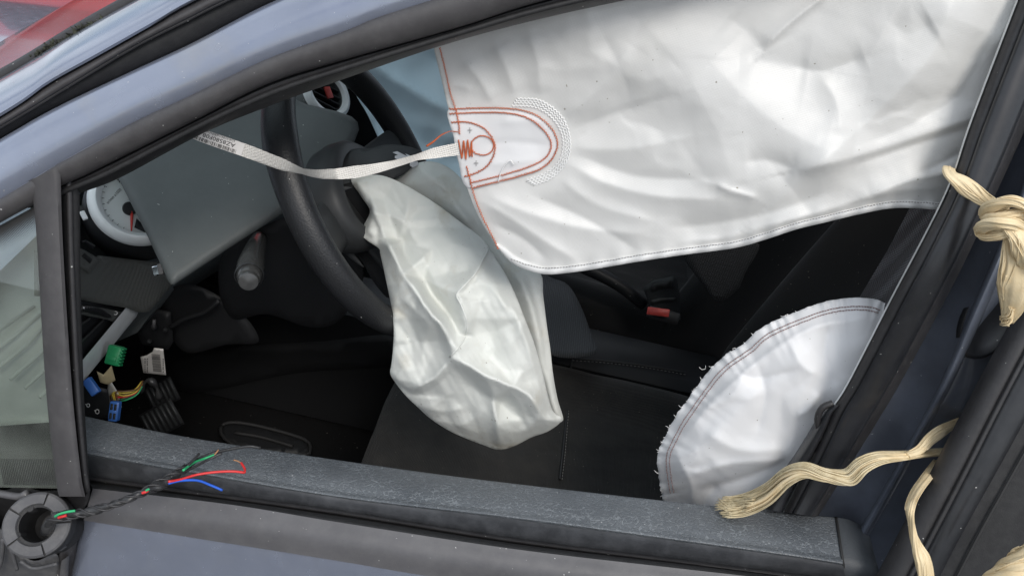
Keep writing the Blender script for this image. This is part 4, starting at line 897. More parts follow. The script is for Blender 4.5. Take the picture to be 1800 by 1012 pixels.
# --- tether strap
sp_ = spl([(300, 212), (350, 236), (400, 254), (440, 268), (490, 287), (540, 303), (585, 306), (640, 300), (690, 289), (735, 276), (770, 268), (806, 262)], 120)
ti = np.linspace(0, 1, 120); wd_ = np.interp(ti, [0, .12, .28, .4, .47, .54, .65, .78, .86, .92, 1], [11.5, 11.5, 11.5, 10.5, 5, 8.5, 11, 6.5, 5.5, 9.5, 11])
cant = np.interp(ti, [0, .25, .42, .48, .55, .7, .83, .9, 1], [0, 0, .5, 1.2, .35, .2, 1.0, .5, .1])
yy_ = np.interp(ti, [0, .3, .6, 1], [.150, .165, .185, .196]); tg = np.gradient(sp_, axis=0); tg /= np.linalg.norm(tg, axis=1)[:, None]; nr_ = np.stack([-tg[:, 1], tg[:, 0]], 1)
def strap_pt(i, s, lift=0):
    i0 = int(min(118, math.floor(i))); fr = i - i0; a = lambda A: A[i0] * (1 - fr) + A[i0 + 1] * fr
    p = a(sp_) + a(nr_) * a(wd_) * s; return S(p[0], p[1], a(yy_) + .007 * a(cant) * s * (1 if i < 70 else -1) - lift)
rows = [[strap_pt(i, s) for i in range(120)] for s in np.linspace(-1, 1, 7)] + [[strap_pt(i, s, -.0011) for i in range(120)] for s in np.linspace(1, -1, 7)]
V, F = grid(rows, cu=True); STR = mk('tether_strap', V, F, M['strap'], CURT, sharp=50)
tag(STR, 'off white woven tether strap with a printed barcode label')
rows = [[strap_pt(i, s, .0005) for i in np.linspace(6, 31, 30)] for s in np.linspace(-.97, .97, 6)]
V, F = grid(rows); mk('strap_label', V, F, M['label'], STR)
rows = []
x = 8.0
while x < 28.5:
    w_ = random.choice((.12, .2, .32)); V_ = [strap_pt(x, .35, .0008), strap_pt(x + w_, .35, .0008), strap_pt(x + w_, .92, .0008), strap_pt(x, .92, .0008)]; rows.append((np.array(V_), [(0, 1, 2, 3)])); x += w_ + random.choice((.15, .22, .4))
x = 9.0
while x < 27:
    w_ = random.choice((.12, .2)); h_ = random.choice((-.62, -.72)); V_ = [strap_pt(x, -.95, .0008), strap_pt(x + w_, -.95, .0008), strap_pt(x + w_, h_, .0008), strap_pt(x, h_, .0008)]; rows.append((np.array(V_), [(0, 1, 2, 3)])); x += w_ + random.choice((.25, .4))
tv, tf = text_mesh('AZ8580F08'); wdt = tv[:, 0].max(); rows.append((np.array([strap_pt(27.5 - v[0] / wdt * 13.5, -.45 + (v[1]) / .7 * .62, .0008) for v in tv]), tf))
V, F = join(rows); mk('label_print', V, F, M['ink'], STR, smooth=False)

# --- steering wheel airbag
BO = [(617, 316), (640, 309), (668, 308), (700, 319), (738, 340), (775, 364), (812, 392), (849, 421), (872, 455), (892, 488), (908, 522), (922, 558), (938, 600), (950, 640), (962, 690), (972, 722), (988, 737), (965, 757), (935, 768), (905, 783), (878, 790), (850, 782), (800, 762), (760, 738), (733, 714), (715, 697), (697, 675), (686, 657), (688, 640), (691, 610), (692, 575), (688, 540), (678, 490), (668, 445), (665, 436), (637, 415), (640, 395), (650, 371), (636, 347)]
bseam = [(859, 437), (848, 458), (835, 481), (816, 502), (803, 518), (810, 534), (818, 555), (822, 575), (816, 594), (804, 612), (791, 627)]
BAGF = [(bseam, 9, 12, 9), ([(860, 445), (838, 485), (806, 522)], 3, 3, -5), ([(812, 530), (822, 575), (806, 614)], 3, 3, -5),
        ([(630, 325), (656, 372), (684, 434), (710, 480), (734, 518), (765, 558), (793, 592), (806, 622)], 16, 12, 22), ([(672, 350), (705, 430), (745, 500), (790, 560)], 13, 16, -13),
        ([(690, 372), (716, 400), (738, 440), (770, 505)], 10, 16, 9), ([(705, 380), (730, 366), (760, 360)], 8, 8, 5), ([(716, 360), (712, 385), (700, 420)], 5, 6, 5),
        ([(795, 628), (825, 642), (855, 660), (900, 678), (935, 700), (955, 730)], 11, 20, 17), ([(812, 650), (850, 690), (900, 712), (945, 738)], 14, 14, -10),
        ([(878, 786), (873, 745), (868, 705), (862, 680)], 9, 14, 11), ([(689, 649), (700, 668), (722, 682), (755, 668), (790, 634)], 5, 13, 10), ([(700, 680), (726, 694), (758, 684), (790, 655)], 5, 8, -7),
        ([(715, 692), (760, 700), (800, 690)], 7, 9, 5), ([(738, 715), (780, 722), (820, 715)], 7, 9, 5), ([(800, 752), (835, 735), (850, 712)], 8, 9, 5),
        ([(690, 560), (720, 600), (728, 650)], 12, 14, -7), ([(700, 520), (745, 560), (775, 610)], 12, 12, 7), ([(760, 560), (745, 600), (742, 640)], 6, 9, 5), ([(735, 560), (720, 590), (712, 600)], 6, 6, -4),
        ([(806, 520), (828, 530), (860, 528)], 5, 8, 6), ([(845, 470), (870, 500), (890, 545)], 14, 14, 6), ([(835, 560), (868, 600), (862, 640)], 18, 18, -9), ([(900, 540), (922, 590), (936, 640), (952, 690)], 10, 6, 9),
        ([(905, 590), (915, 640), (930, 670)], 9, 9, -6), ([(780, 470), (800, 480), (830, 470)], 14, 14, -6), ([(760, 400), (800, 430), (842, 440)], 14, 14, 5), ([(645, 395), (662, 430), (690, 520), (692, 620)], 7, 10, 6),
        ([(655, 380), (664, 400), (662, 412)], 5, 5, -6), ([(650, 330), (680, 345), (720, 390)], 9, 9, -5), ([(940, 700), (958, 715), (975, 745)], 6, 6, 6), ([(900, 690), (918, 720), (925, 745)], 9, 9, 5)]
BAGC = [(630, 322, 6), (657, 372, 15), (684, 434, 17), (710, 482, 16), (734, 518, 16), (765, 560, 17), (790, 600, 14), (803, 618, 12), (675, 350, 0), (710, 420, -7), (745, 490, -11), (780, 545, -13), (805, 585, -4),
        (720, 345, 4), (770, 385, 5), (800, 430, 7), (760, 440, 1), (790, 480, -1), (845, 430, 8), (859, 437, 11), (835, 481, 10), (803, 518, 9), (818, 555, 7), (822, 578, 6), (804, 612, 11), (716, 388, 5), (735, 372, -2),
        (860, 500, 4), (890, 540, 6), (870, 580, -7), (850, 620, -3), (905, 600, 7), (920, 650, 9), (880, 650, 3), (840, 540, -2), (835, 590, -6), (795, 628, 15), (825, 645, 15), (855, 660, 15), (900, 678, 14), (930, 695, 13), (948, 722, 12), (830, 680, -1), (880, 710, -6), (915, 735, -2), (925, 755, 4),
        (878, 784, 2), (873, 745, 9), (866, 705, 4), (680, 480, 3), (690, 540, 5), (695, 600, 3), (720, 560, -7), (735, 600, -9), (710, 640, 5), (750, 640, -3), (770, 600, -6), (745, 575, 3), (700, 668, 8), (735, 678, 11), (765, 665, 9), (785, 640, 8),
        (718, 692, -2), (760, 715, 4), (745, 698, -3), (790, 700, -4), (800, 745, 4), (830, 725, -3), (840, 765, 2), (910, 760, 3), (780, 728, -2), (650, 345, 2), (645, 405, 6), (662, 420, -4), (940, 670, 2), (962, 735, 8), (955, 755, 0)] + [(x, y, 0) for x, y in BO]
bo_s = cspl(BO, 4)
BAGR = rnd_ctrl(560, 260, 1040, 840, 34, 1.0, 5, .8, 1.3)
def bag_depth(P):
    P = np.atleast_2d(np.array(P, float)); d, _, _ = pdist(P, bo_s[::3], True); t = np.clip((P[:, 1] - 310) / 480, 0, 1)
    base = np.interp(P[:, 1], [300, 400, 500, 560, 640, 800], [.385, .35, .275, .25, .25, .262]) - .024 * (1 - np.exp(-d / 45)) * (.25 + t * .8)
    return base - (folds(P, BAGF) * .6 + soft_facets(P, BAGC, 5, 1.8) * 1.1 + soft_facets(P, BAGR, 9, 3.5)) * (1 - np.exp(-d / 6)) - fbm(np.stack([P[:, 0] * .87 - P[:, 1] * .5, (P[:, 0] * .5 + P[:, 1] * .87) * .15], 1), 17, 3, 5.5) * .0016 * (1 - np.exp(-d / 8))
def bag_back(P):
    P = np.atleast_2d(np.array(P, float)); d, _, _ = pdist(P, bo_s[::3], True); return np.interp(P[:, 1], [300, 400, 500, 560, 640, 800], [.385, .35, .275, .25, .25, .262]) + .004 + .03 * (1 - np.exp(-d / 50))
DBAG = sheet('steering_wheel_airbag', dens(bo_s, 3.4), bag_depth, 3.4, M['airbag2'], back=bag_back)
tag(DBAG, 'limp soiled white airbag hanging from the steering wheel onto the driver seat', 'airbag')
V, F = tube(on_sheet(bag_depth, bseam, 60, -.0002), .0013, 6); mk('panel_seam', V, F, M['airbag2'], DBAG)
RP = [(690, 330), (718, 296), (745, 284), (775, 288), (805, 308), (840, 352), (870, 410), (905, 450), (949, 479), (955, 520), (961, 570), (967, 610), (972, 655), (980, 700), (990, 738), (970, 735), (955, 690), (930, 620), (890, 520), (840, 435), (760, 370)]
RPF = [([(735, 296), (780, 330), (830, 400)], 14, 18, 10), ([(770, 330), (820, 370), (860, 430)], 12, 12, -8), ([(905, 470), (935, 540), (955, 620)], 9, 12, 8), ([(930, 490), (950, 560), (966, 660)], 8, 6, -6), ([(965, 650), (972, 700), (985, 735)], 5, 6, 5)]
rp_s = cspl(RP, 5)
def rp_depth(P):
    P = np.atleast_2d(np.array(P, float)); d, _, _ = pdist(P, rp_s[::3], True); return np.interp(P[:, 1], [300, 420, 520, 640, 800], [.43, .38, .32, .295, .275]) - .012 * (1 - np.exp(-d / 14)) - folds(P, RPF) * (1 - np.exp(-d / 8))
sheet('rear_panel', dens(rp_s, 5), rp_depth, 5, M['airbag2'], DBAG, thick=.002)

# --- seat side airbag with frayed edge
EDGE = [(1166, 880), (1160, 850), (1156, 815), (1158, 792), (1170, 765), (1186, 735), (1208, 703), (1228, 675), (1252, 645), (1278, 622), (1306, 604), (1335, 578), (1370, 560), (1412, 543), (1455, 529), (1500, 523), (1540, 526), (1562, 536)]
eg = spl(EDGE, 240); tgx = np.gradient(eg, axis=0); tgx /= np.linalg.norm(tgx, axis=1)[:, None]; en = np.stack([tgx[:, 1], -tgx[:, 0]], 1)
jg = np.array([1.6 * noise.noise(Vector((i * .21, .3, 0))) + 2.2 * max(0, noise.noise(Vector((i * .5, 4.3, 0)))) for i in range(240)]) * np.interp(np.arange(240), [0, 20, 170, 200, 240], [.8, 1.0, .9, .3, .15])
egj = eg + en * jg[:, None]
SO = [tuple(p) for p in egj] + [(1588, 590), (1530, 700), (1470, 800), (1402, 898), (1300, 930), (1190, 925)]
SF = [([(1180, 860), (1240, 780), (1330, 690), (1430, 610)], 60, 60, 14), ([(1200, 770), (1260, 700), (1340, 630), (1430, 575), (1520, 560)], 7, 12, 5), ([(1230, 720), (1280, 700), (1310, 660)], 8, 8, 4), ([(1330, 640), (1345, 690), (1330, 760)], 12, 16, -5), ([(1390, 600), (1410, 640), (1440, 660)], 10, 14, 5), ([(1460, 570), (1450, 620), (1470, 680)], 12, 16, -5), ([(1290, 650), (1330, 665), (1400, 650)], 10, 12, -5),
      ([(1240, 760), (1300, 790), (1380, 790)], 20, 20, 7), ([(1200, 840), (1280, 815), (1380, 808), (1430, 790)], 12, 12, 7), ([(1230, 862), (1310, 838), (1400, 800)], 8, 14, -8), ([(1190, 800), (1215, 850), (1220, 890)], 8, 8, 5), ([(1260, 850), (1240, 880), (1235, 900)], 10, 10, -6), ([(1440, 690), (1420, 720), (1400, 730)], 10, 10, 5), ([(1180, 790), (1200, 800), (1230, 790)], 6, 8, 3), ([(1185, 830), (1200, 826), (1230, 830)], 5, 6, 3)]
SCTRL = rnd_ctrl(1100, 480, 1680, 980, 62, 2.2, 21)
def side_depth(P):
    P = np.atleast_2d(np.array(P, float)); d, _, t = pdist(P, eg[::5]); rad = np.sin(t * 150 + 3 * np.sin(t * 37)) * .0016 * np.exp(-d / 26)
    return .212 - .056 * (1 - np.exp(-d / 90)) - folds(P, SF) * .8 - fbm(P, 110, 2, 2.2) * .003 - soft_facets(P, SCTRL, 12, 4) - rad
SBAG = sheet('seat_side_airbag', dens(SO, 4), side_depth, 4.5, M['airbag3'], thick=.0012)
tag(SBAG, 'white side airbag with frayed edge bulging from the driver seat by the door pillar', 'airbag')
s_in = lambda k: [tuple(p) for p in (eg - en * k)[4::8]]
stitches(side_depth, s_in(15), 'brown_stitching', M['thread_b'], SBAG, 5, .0006, .0012, duty=.85); stitches(side_depth, s_in(21), 'brown_stitching', M['thread_b'], SBAG, 5, .0006, .0012, duty=.85)
parts = []
for i in range(34):
    k = random.randrange(3, 175); p = egj[k]; ln = abs(random.gauss(0, 1)) * 2.6 + .8; a = math.atan2(en[k][1], en[k][0]) + random.gauss(0, .6); y0 = float(side_depth(p[None])[0])
    q = [S(p[0] - 2 * math.cos(a), p[1] - 2 * math.sin(a), y0), S(p[0] + ln * .6 * math.cos(a), p[1] + ln * .6 * math.sin(a), y0 - .001), S(p[0] + ln * math.cos(a + random.gauss(0, .5)), p[1] + ln * math.sin(a + random.gauss(0, .5)), y0 - .001 + random.gauss(0, .001))]
    parts.append(tube(q, [.0004, .0003, .00015], 4))
for (x0, y0) in ((1168, 868), (1160, 830), (1240, 648), (1385, 552)):
    for j in range(2):
        a = math.pi + random.gauss(0, .5); ln = random.uniform(6, 14); q = [S(x0, y0, .212), S(x0 + ln * .6 * math.cos(a), y0 + ln * .5 * math.sin(a) + 2, .21), S(x0 + ln * math.cos(a), y0 + ln * math.sin(a) + random.uniform(-2, 4), .209)]; parts.append(tube(q, [.0004, .0003, .0002], 4))
V, F = join(parts); tag(mk('frayed_threads', V, F, M['thread_w'], SBAG), kind='stuff')

# --- passenger airbag
PO = [(560, 30), (700, 0), (930, -20), (940, 300), (900, 480), (820, 400), (730, 330), (690, 300), (668, 250), (645, 200), (622, 160)]
PF = [([(600, 60), (660, 118), (720, 156), (800, 204)], 12, 30, 26), ([(640, 130), (690, 200), (760, 260), (830, 290)], 30, 40, -16), ([(690, 60), (760, 100), (850, 130)], 25, 25, -10), ([(640, 185), (680, 250), (740, 300)], 10, 16, 12), ([(700, 210), (760, 225), (800, 250)], 20, 20, 8)]
po_s = cspl(PO, 8)
def pas_depth(P): P = np.atleast_2d(np.array(P, float)); return 1.02 + .0006 * (120 - P[:, 1]) * .6 - folds(P, PF) - fbm(P, 120, 3, 9.9) * .012
tag(sheet('passenger_airbag', dens(po_s, 8), pas_depth, 8, M['bluelit_bag'], thick=.002), 'airbag cloth, bluish windscreen light in its colour, draped beyond the steering wheel on the passenger side', 'airbag')

# ================================================================== loose wiring under the dash end
LOOM = empty('wiring_loom', tuple(S(200, 700, .26)), 'loose coloured wires, connectors and paper scraps hanging under the dash end', 'wiring')
def conn(name, px, py, y, m, hs, ang, parent=LOOM, tilt=.5):
    a = Rv * math.cos(ang) - Uv * math.sin(ang); b = Rv * math.sin(ang) + Uv * math.cos(ang); nn = -Fv; c = S(px, py, y); V, F = box(c, (a, b, nn), hs); return mk(name, V, F, m, parent, sharp=40), c, a, b, nn
gcn, c, a, b, nn = conn('green_connector', 202, 624, .26, M['c_green'], (.0095, .013, .006), .25)
for k in range(6): V, F = box(c + a * .0100 + b * (-.011 + .0044 * k) + nn * .001, (a, b, nn), (.0022, .0012, .005)); mk('connector_tooth', V, F, M['c_green'], gcn, sharp=40)
V, F = box(c + nn * .006 - b * .004, (a, b, nn), (.006, .003, .002)); mk('connector_latch', V, F, M['c_green'], gcn, sharp=40)
sheet('beige_tag', dens([(170, 652), (182, 658), (196, 642), (203, 668), (190, 676), (176, 672)], 5), lambda P: .262 + .0004 * (P[:, 0] - 185), 5, M['beige'], LOOM, thick=.0015)
sheet('paper_scrap', dens([(190, 672), (196, 671), (208, 690), (214, 715), (200, 718), (186, 712)], 5), lambda P: .272 + .0003 * (P[:, 1] - 690), 5, M['paper'], LOOM, thick=.0006)
conn('blue_connector', 161, 679, .20, M['c_blue'], (.0115, .006, .004), .95)
bc, c, a, b, nn = conn('blue_connector', 202, 722, .20, M['c_blue'], (.0060, .0130, .005), .12)
for k in range(2):
    for j in range(2): V, F = box(c + nn * .005 + a * (.0025 * (2 * j - 1)) + b * (.006 * (2 * k - 1)), (a, b, nn), (.0016, .004, .0008)); mk('connector_slot', V, F, M['dark'], bc, sharp=40)
for i, m_ in enumerate(['w_yellow', 'w_red', 'w_green', 'w_brown', 'w_yellow', 'w_red', 'tape', 'w_yellow', 'w_green', 'tape', 'w_brown']):
    dx = random.uniform(-5, 5); dy = random.uniform(-8, 8)
    P = spl([S(250 + dx * .4, 672 + dy * .4, .30), S(238 + dx, 688 + dy * .6, .285), S(218 + dx, 695 + dy, .275), S(200 + dx * 1.2, 692 + dy * 1.5 + i * .8, .27), S(204 + dx, 712 + dy, .24 + .03 * random.random())], 24)
    V, F = tube(P, .0011, 6); mk('wire', V, F, M[m_], LOOM)
V, F = tube([S(p[0], p[1], .30) for p in spl([(245, 690), (250, 678), (262, 668), (275, 680), (280, 700)], 16)], [.004 + .002 * math.sin(i) for i in range(16)], 8); mk('wire_sleeve', V, F, M['tape'], LOOM)
SW_ = sheet('switch_block', dens([(140, 664), (158, 676), (190, 684), (196, 735), (140, 732)], 8), lambda P: .215 + .0002 * (P[:, 0] - 150), 8, M['dark'], LOOM, thick=.02)
for (cx_, cy_, r_) in ((155, 712, 2.6), (171, 723, 3.2)):
    pts = [(cx_ + r_ * math.cos(a), cy_ + r_ * 1.2 * math.sin(a)) for a in np.linspace(0, 2 * math.pi, 14)]
    V, F = tube([S(p[0], p[1], .2135) for p in pts], .0005, 5); mk('switch_icon', V, F, M['thread_w'], SW_)
    V, F = tube([S(cx_ - 5, cy_ - 5 + 3, .2135), S(cx_ - 2.5, cy_ - 1, .2135)], .0005, 5); mk('switch_icon', V, F, M['thread_w'], SW_)
LB = sheet('barcode_label', dens([(247, 627), (258, 624), (268, 618), (271, 611), (287, 613), (292, 659), (252, 655)], 5), lambda P: .405 + .0003 * (P[:, 1] - 630), 6, M['label'], thick=.001)
tag(LB, 'white paper barcode sticker in the dark footwell', 'sticker')
rows = []; y0 = 622.0
lbp = lambda x, y: S(x, y, .405 + .0003 * (y - 630) - .0008)
while y0 < 652:
    h_ = random.choice((.5, .8, 1.2)); sl = (y0 - 630) * .1
    rows.append((np.array([lbp(267 + sl, y0), lbp(282 + sl, y0 + 1), lbp(282 + sl, y0 + 1 + h_), lbp(267 + sl, y0 + h_)]), [(0, 1, 2, 3)])); y0 += h_ + random.choice((.6, .9))
for x0 in (254, 258, 286):
    for j in range(7):
        y1 = 630 + j * 3.6 + random.uniform(-.5, .5); rows.append((np.array([lbp(x0, y1), lbp(x0 + 1.6, y1), lbp(x0 + 1.8, y1 + 2.2), lbp(x0 + .2, y1 + 2.2)]), [(0, 1, 2, 3)]))
V, F = join(rows); mk('sticker_print', V, F, M['ink'], LB, smooth=False)

# ================================================================== cut wire harness from the mirror mount
hp = [(84, 926, -.040), (92, 912, -.052), (112, 905, -.052), (150, 900, -.048), (200, 886, -.040), (245, 868, -.028), (290, 846, -.004), (325, 823, .02), (345, 808, .04), (375, 796, .055), (410, 788, .062), (440, 784, .066), (458, 787, .069)]
def h3(pts, n): q = spl(pts, n); return np.array([S(p[0], p[1], p[2]) for p in q])
HAR = empty('wire_harness', tuple(S(92, 912, -.05)), 'taped cut wire harness from the mirror mount with bare red, blue and green ends', 'wire harness')
P = h3(hp[:9], 90); rr = np.interp(np.linspace(0, 1, 90), [0, .1, .3, .5, .62, .72, .85, 1], [.0042, .0046, .0042, .0033, .0034, .0056, .0048, .0025])
V, F = tube(P, rr * (1 + .12 * np.sin(np.arange(90) * 1.1)), 12, flat=.8, twist=14, prof=lambda a, t: 1 + .14 * np.cos(2 * a + 60 * t)); mk('tape_wrap', V, F, M['tape'], HAR)
for k in range(3):                          # visible spiral lay of the tape
    T_, N_, B_ = frames(P); q = [P[i] + (N_[i] * math.cos(i * .33 + k * 2.1) + B_[i] * math.sin(i * .33 + k * 2.1)) * rr[i] * .93 for i in range(4, 84)]
    V, F = tube(q, .0011, 6); mk('tape_edge', V, F, M['rubber'], HAR)
def wire(name, pts, m, r=.0013, n=30): V, F = tube(h3(pts, n), r, 8); return mk(name, V, F, M[m], HAR)
wire('black_wire', hp[7:], 'tape', .0016)
wire('black_wire', [(300, 838, .0), (330, 826, .018), (365, 808, .04), (390, 796, .05)], 'tape', .0013)
wire('red_wire', [(296, 846, -.010), (318, 842, .0), (345, 834, .012), (380, 829, .02), (410, 828, .026), (430, 830, .03)], 'w_red'); wire('red_wire', [(430, 830, .03), (430, 823, .036), (424, 813, .044)], 'w_red')
wire('copper_end', [(424, 813, .044), (418, 810, .046), (411, 808, .047)], 'copper', .0006)
wire('blue_wire', [(296, 849, -.010), (320, 844, .0), (348, 844, .008), (370, 852, .012), (391, 861, .014)], 'w_blue')
wire('green_wire', [(322, 826, .008), (340, 813, .028), (358, 806, .042), (377, 799, .048)], 'w_green'); wire('copper_end', [(377, 799, .048), (382, 793, .052), (384, 790, .053)], 'copper', .0006)
wire('black_stub', [(330, 818, .018), (342, 806, .028), (350, 797, .036)], 'tape', .0015)
wire('green_wire', [(97, 907, -.058), (104, 903, -.0585), (118, 899, -.0575), (132, 897, -.056)], 'w_green', .0012); wire('red_wire', [(103, 909, -.0585), (110, 907, -.0585), (117, 905, -.0575)], 'w_red', .0014)
wire('red_wire', [(250, 866, -.034), (256, 864, -.033), (260, 862, -.031)], 'w_red', .0014); wire('green_wire', [(256, 862, -.034), (262, 859, -.031)], 'w_green', .0011)
V, F = tube([S(p[0], p[1], -.044) for p in ((78, 935), (84, 926), (90, 914))], [.004, .006, .0045], 10); mk('wire_grommet', V, F, M['tape'], HAR)

# ================================================================== raffia twine
def strand_bundle(path, rad, ns, r, parent_mat, spread, name, thing, flat=.5, n=60, seed=1, rate=7):
    rg = random.Random(seed); C3 = np.array([S(*p) for p in spl(path, n)]); T_, N_, B_ = frames(C3); parts = []; t = np.linspace(0, 1, n); rd = np.interp(t, np.linspace(0, 1, len(rad)), rad)
    for k in range(ns):
        a0 = rg.uniform(0, 6.28); q = math.sqrt(rg.random()); w_ = rg.uniform(.5, 1.3) * rate; ph = rg.uniform(0, 6.28); sp = rg.uniform(.6, 1.0)
        a = a0 + .8 * np.sin(w_ * t * .5 + ph) + t * 1.5; rr_ = rd * q * (1 + spread * .25 * np.sin(w_ * t + ph)); e = rg.uniform(0, .05), 1 - rg.uniform(0, .04)
        i0, i1 = int(e[0] * n), int(e[1] * n); Q = C3 + N_ * (rr_ * np.cos(a))[:, None] + B_ * (flat * rr_ * np.sin(a))[:, None]
        ci = k % 6; cph = ci * 2.4 + seed; ca = ci * 1.05 + 1.3 * np.sin(2.2 * t + cph) + 2.5 * t; cr_ = rd * .66 * (.75 + .35 * np.sin(5 * t + cph)); Q = C3 + N_ * (cr_ * np.cos(ca) + .42 * rr_ * np.cos(a))[:, None] + B_ * (flat * (cr_ * np.sin(ca) + .42 * rr_ * np.sin(a)))[:, None]
        rk = r * rg.uniform(.6, 1.4); parts.append(tube(Q[i0:i1], rk, 5, flat=rg.uniform(.4, 1)))
    V, F = join(parts); return mk(name, V, F, parent_mat, thing)
def band(path, rad, m, name, thing, flat=.45, n=60, groove=7, tw=2.0, fib=16):
    C3 = np.array([S(*p) for p in spl(path, n)]); rd = np.interp(np.linspace(0, 1, n), np.linspace(0, 1, len(rad)), rad)
    ph_ = random.uniform(0, 6); bd = tube(C3, rd, 40, flat=flat, twist=tw, prof=lambda a, t: 1 + .10 * np.cos(groove * a + 3 * t + ph_) + .07 * np.cos(groove * 1.7 * a - 5 * t) + .10 * math.sin(9 * t + ph_) + .06 * np.cos(2 * a + 14 * t)); T_, N_, B_ = frames(C3); parts = [bd]
    for k in range(fib):
        a0 = random.uniform(0, 6.28); l0 = random.uniform(0, .5); l1 = random.uniform(.6, 1); i0, i1 = int(l0 * n), int(l1 * n); t = np.linspace(0, 1, n); a = a0 + random.uniform(-1, 1) * t * 2; ex = 1.02 + .16 * random.random() * np.sin(math.pi * (t - l0) / (l1 - l0)); tw_ = tw * t
        X_ = N_ * np.cos(tw_)[:, None] + B_ * np.sin(tw_)[:, None]; Y_ = -N_ * np.sin(tw_)[:, None] + B_ * np.cos(tw_)[:, None]
        Q = C3 + X_ * (rd * ex * np.cos(a))[:, None] + Y_ * (flat * rd * ex * np.sin(a))[:, None]; parts.append(tube(Q[i0:i1], random.uniform(.0003, .0007), 5))
    V, F = join(parts); return mk(name, V, F, m, thing)
TW = empty('twine_knot', tuple(S(1770, 375, .06)), 'knotted pale raffia twine tied round the black door frame upright', 'twine')
band([(1672, 300, .21), (1668, 296, .175), (1672, 308, .158), (1695, 325, .148), (1725, 348, .135), (1752, 365, .118), (1770, 376, .108)], [.0055, .0062, .0065, .006, .0055, .006, .006], M['twine'], 'frame_loop', TW)
band([(1735, 385, .112), (1745, 365, .100), (1775, 354, .092), (1805, 362, .090), (1835, 380, .090)], [.006, .008, .008, .007, .006], M['twine'], 'knot_turn', TW, .5)
band([(1826, 368, .104), (1790, 378, .096), (1765, 384, .092), (1745, 390, .098), (1738, 402, .108)], [.006, .008, .009, .008, .007], M['twine'], 'knot_turn', TW, .5)
band([(1728, 410, .112), (1724, 405, .100), (1735, 396, .092), (1765, 392, .086), (1790, 396, .090), (1815, 410, .095)], [.0055, .007, .0085, .0085, .0075, .006], M['twine'], 'knot_turn', TW, .55)
band([(1724, 404, .110), (1730, 414, .100), (1750, 412, .092), (1775, 400, .090), (1800, 385, .1)], [.005, .0065, .0075, .0075, .006], M['twine'], 'knot_turn', TW, .55)
band([(1768, 395, .090), (1778, 405, .084), (1792, 420, .080), (1805, 450, .080), (1815, 480, .085)], [.006, .0075, .008, .0085, .009], M['twine'], 'tail', TW, .4)
band([(1775, 402, .096), (1780, 430, .090), (1786, 465, .088), (1786, 500, .088), (1779, 535, .090), (1770, 562, .092)], [.007, .011, .0125, .013, .010, .006], M['twine'], 'tail', TW, .25, groove=11)
band([(1790, 420, .10), (1800, 455, .098), (1804, 500, .098), (1792, 540, .098)], [.006, .010, .011, .007], M['twine'], 'tail', TW, .3, groove=9)
strand_bundle([(1778, 540, .088), (1772, 555, .088), (1764, 572, .088)], [.006, .006, .009], 26, .0005, M['twine'], 1, 'frayed_end', TW, n=14, seed=5)
TW2 = empty('frayed_twine', tuple(S(1400, 850, .05)), 'untwisted raffia twine fraying over the door top beside the seat airbag', 'twine')
pth = [(1268, 890, .106), (1310, 886, .100), (1350, 868, .092), (1385, 838, .084), (1415, 826, .078), (1450, 834, .070), (1490, 838, .070), (1515, 815, .074), (1545, 803, .080), (1590, 800, .092), (1640, 796, .115), (1690, 792, .165)]
strand_bundle(pth, [.015, .0155, .0145, .0125, .0115, .010, .012, .009, .0065, .0045, .0045, .0045], 150, .00065, M['twine2'], 1.2, 'strands', TW2, flat=.6, n=90, seed=2)
strand_bundle(pth[1:], [.014, .013, .011, .009, .009, .009, .006, .005, .004, .004, .004], 26, .0016, M['twine'], .8, 'ribbons', TW2, flat=.5, n=80, seed=9)
band([(1596, 799, .090), (1618, 790, .100), (1636, 772, .112), (1658, 756, .128), (1700, 734, .175)], [.003, .0045, .006, .0065, .006], M['twine'], 'branch', TW2, .45)
strand_bundle([(1330, 878, .092), (1290, 886, .102), (1258, 888, .110)], [.008, .011, .013], 60, .0004, M['twine2'], 2, 'loose_fibres', TW2, flat=.5, n=16, seed=3)
TW3 = empty('hanging_twine', tuple(S(1600, 930, .0)), 'single raffia strand looping over the rear door seal at the bottom', 'twine')
band([(1648, 812, .13), (1634, 832, .085), (1612, 862, .03), (1600, 892, -.010), (1602, 925, -.012), (1611, 960, -.014), (1622, 985, -.018), (1628, 1020, -.02), (1626, 1050, -.02)], [.004, .0048, .005, .0045, .005, .0065, .008, .007, .006], M['twine'], 'strand', TW3, .45, tw=3)
TW4 = empty('twine_end', tuple(S(1790, 1010, -.02)), 'tip of raffia twine at the bottom right corner of the picture', 'twine')
band([(1720, 1030, -.02), (1750, 1012, -.026), (1780, 996, -.03), (1810, 984, -.03), (1850, 970, -.03)], [.006, .012, .014, .014, .012], M['twine'], 'tail', TW4, .5, groove=9)

# ================================================================== moss and leaf litter along the screen edge
parts = []
edge_px = spl(E7, 80)
for i in range(420):
    t = random.betavariate(2, 2); px = 58 + 130 * t + random.gauss(0, 3); py = 138 - .555 * px + (2 - 8 * random.random()) * (1 - .3 * t) - 2
    c = W(px, py, .066 + random.uniform(0, .004)); s = random.uniform(.0008, .0028); d = [np.array([random.gauss(0, 1) for _ in range(3)]) * s for _ in range(4)]
    parts.append((np.array([c + q for q in d]), [(0, 1, 2), (0, 2, 3), (0, 3, 1), (1, 3, 2)]))
V, F = join(parts); tag(mk('moss_debris', V, F, M['moss']), 'dark moss and leaf litter along the windscreen edge', 'moss', kind='stuff')

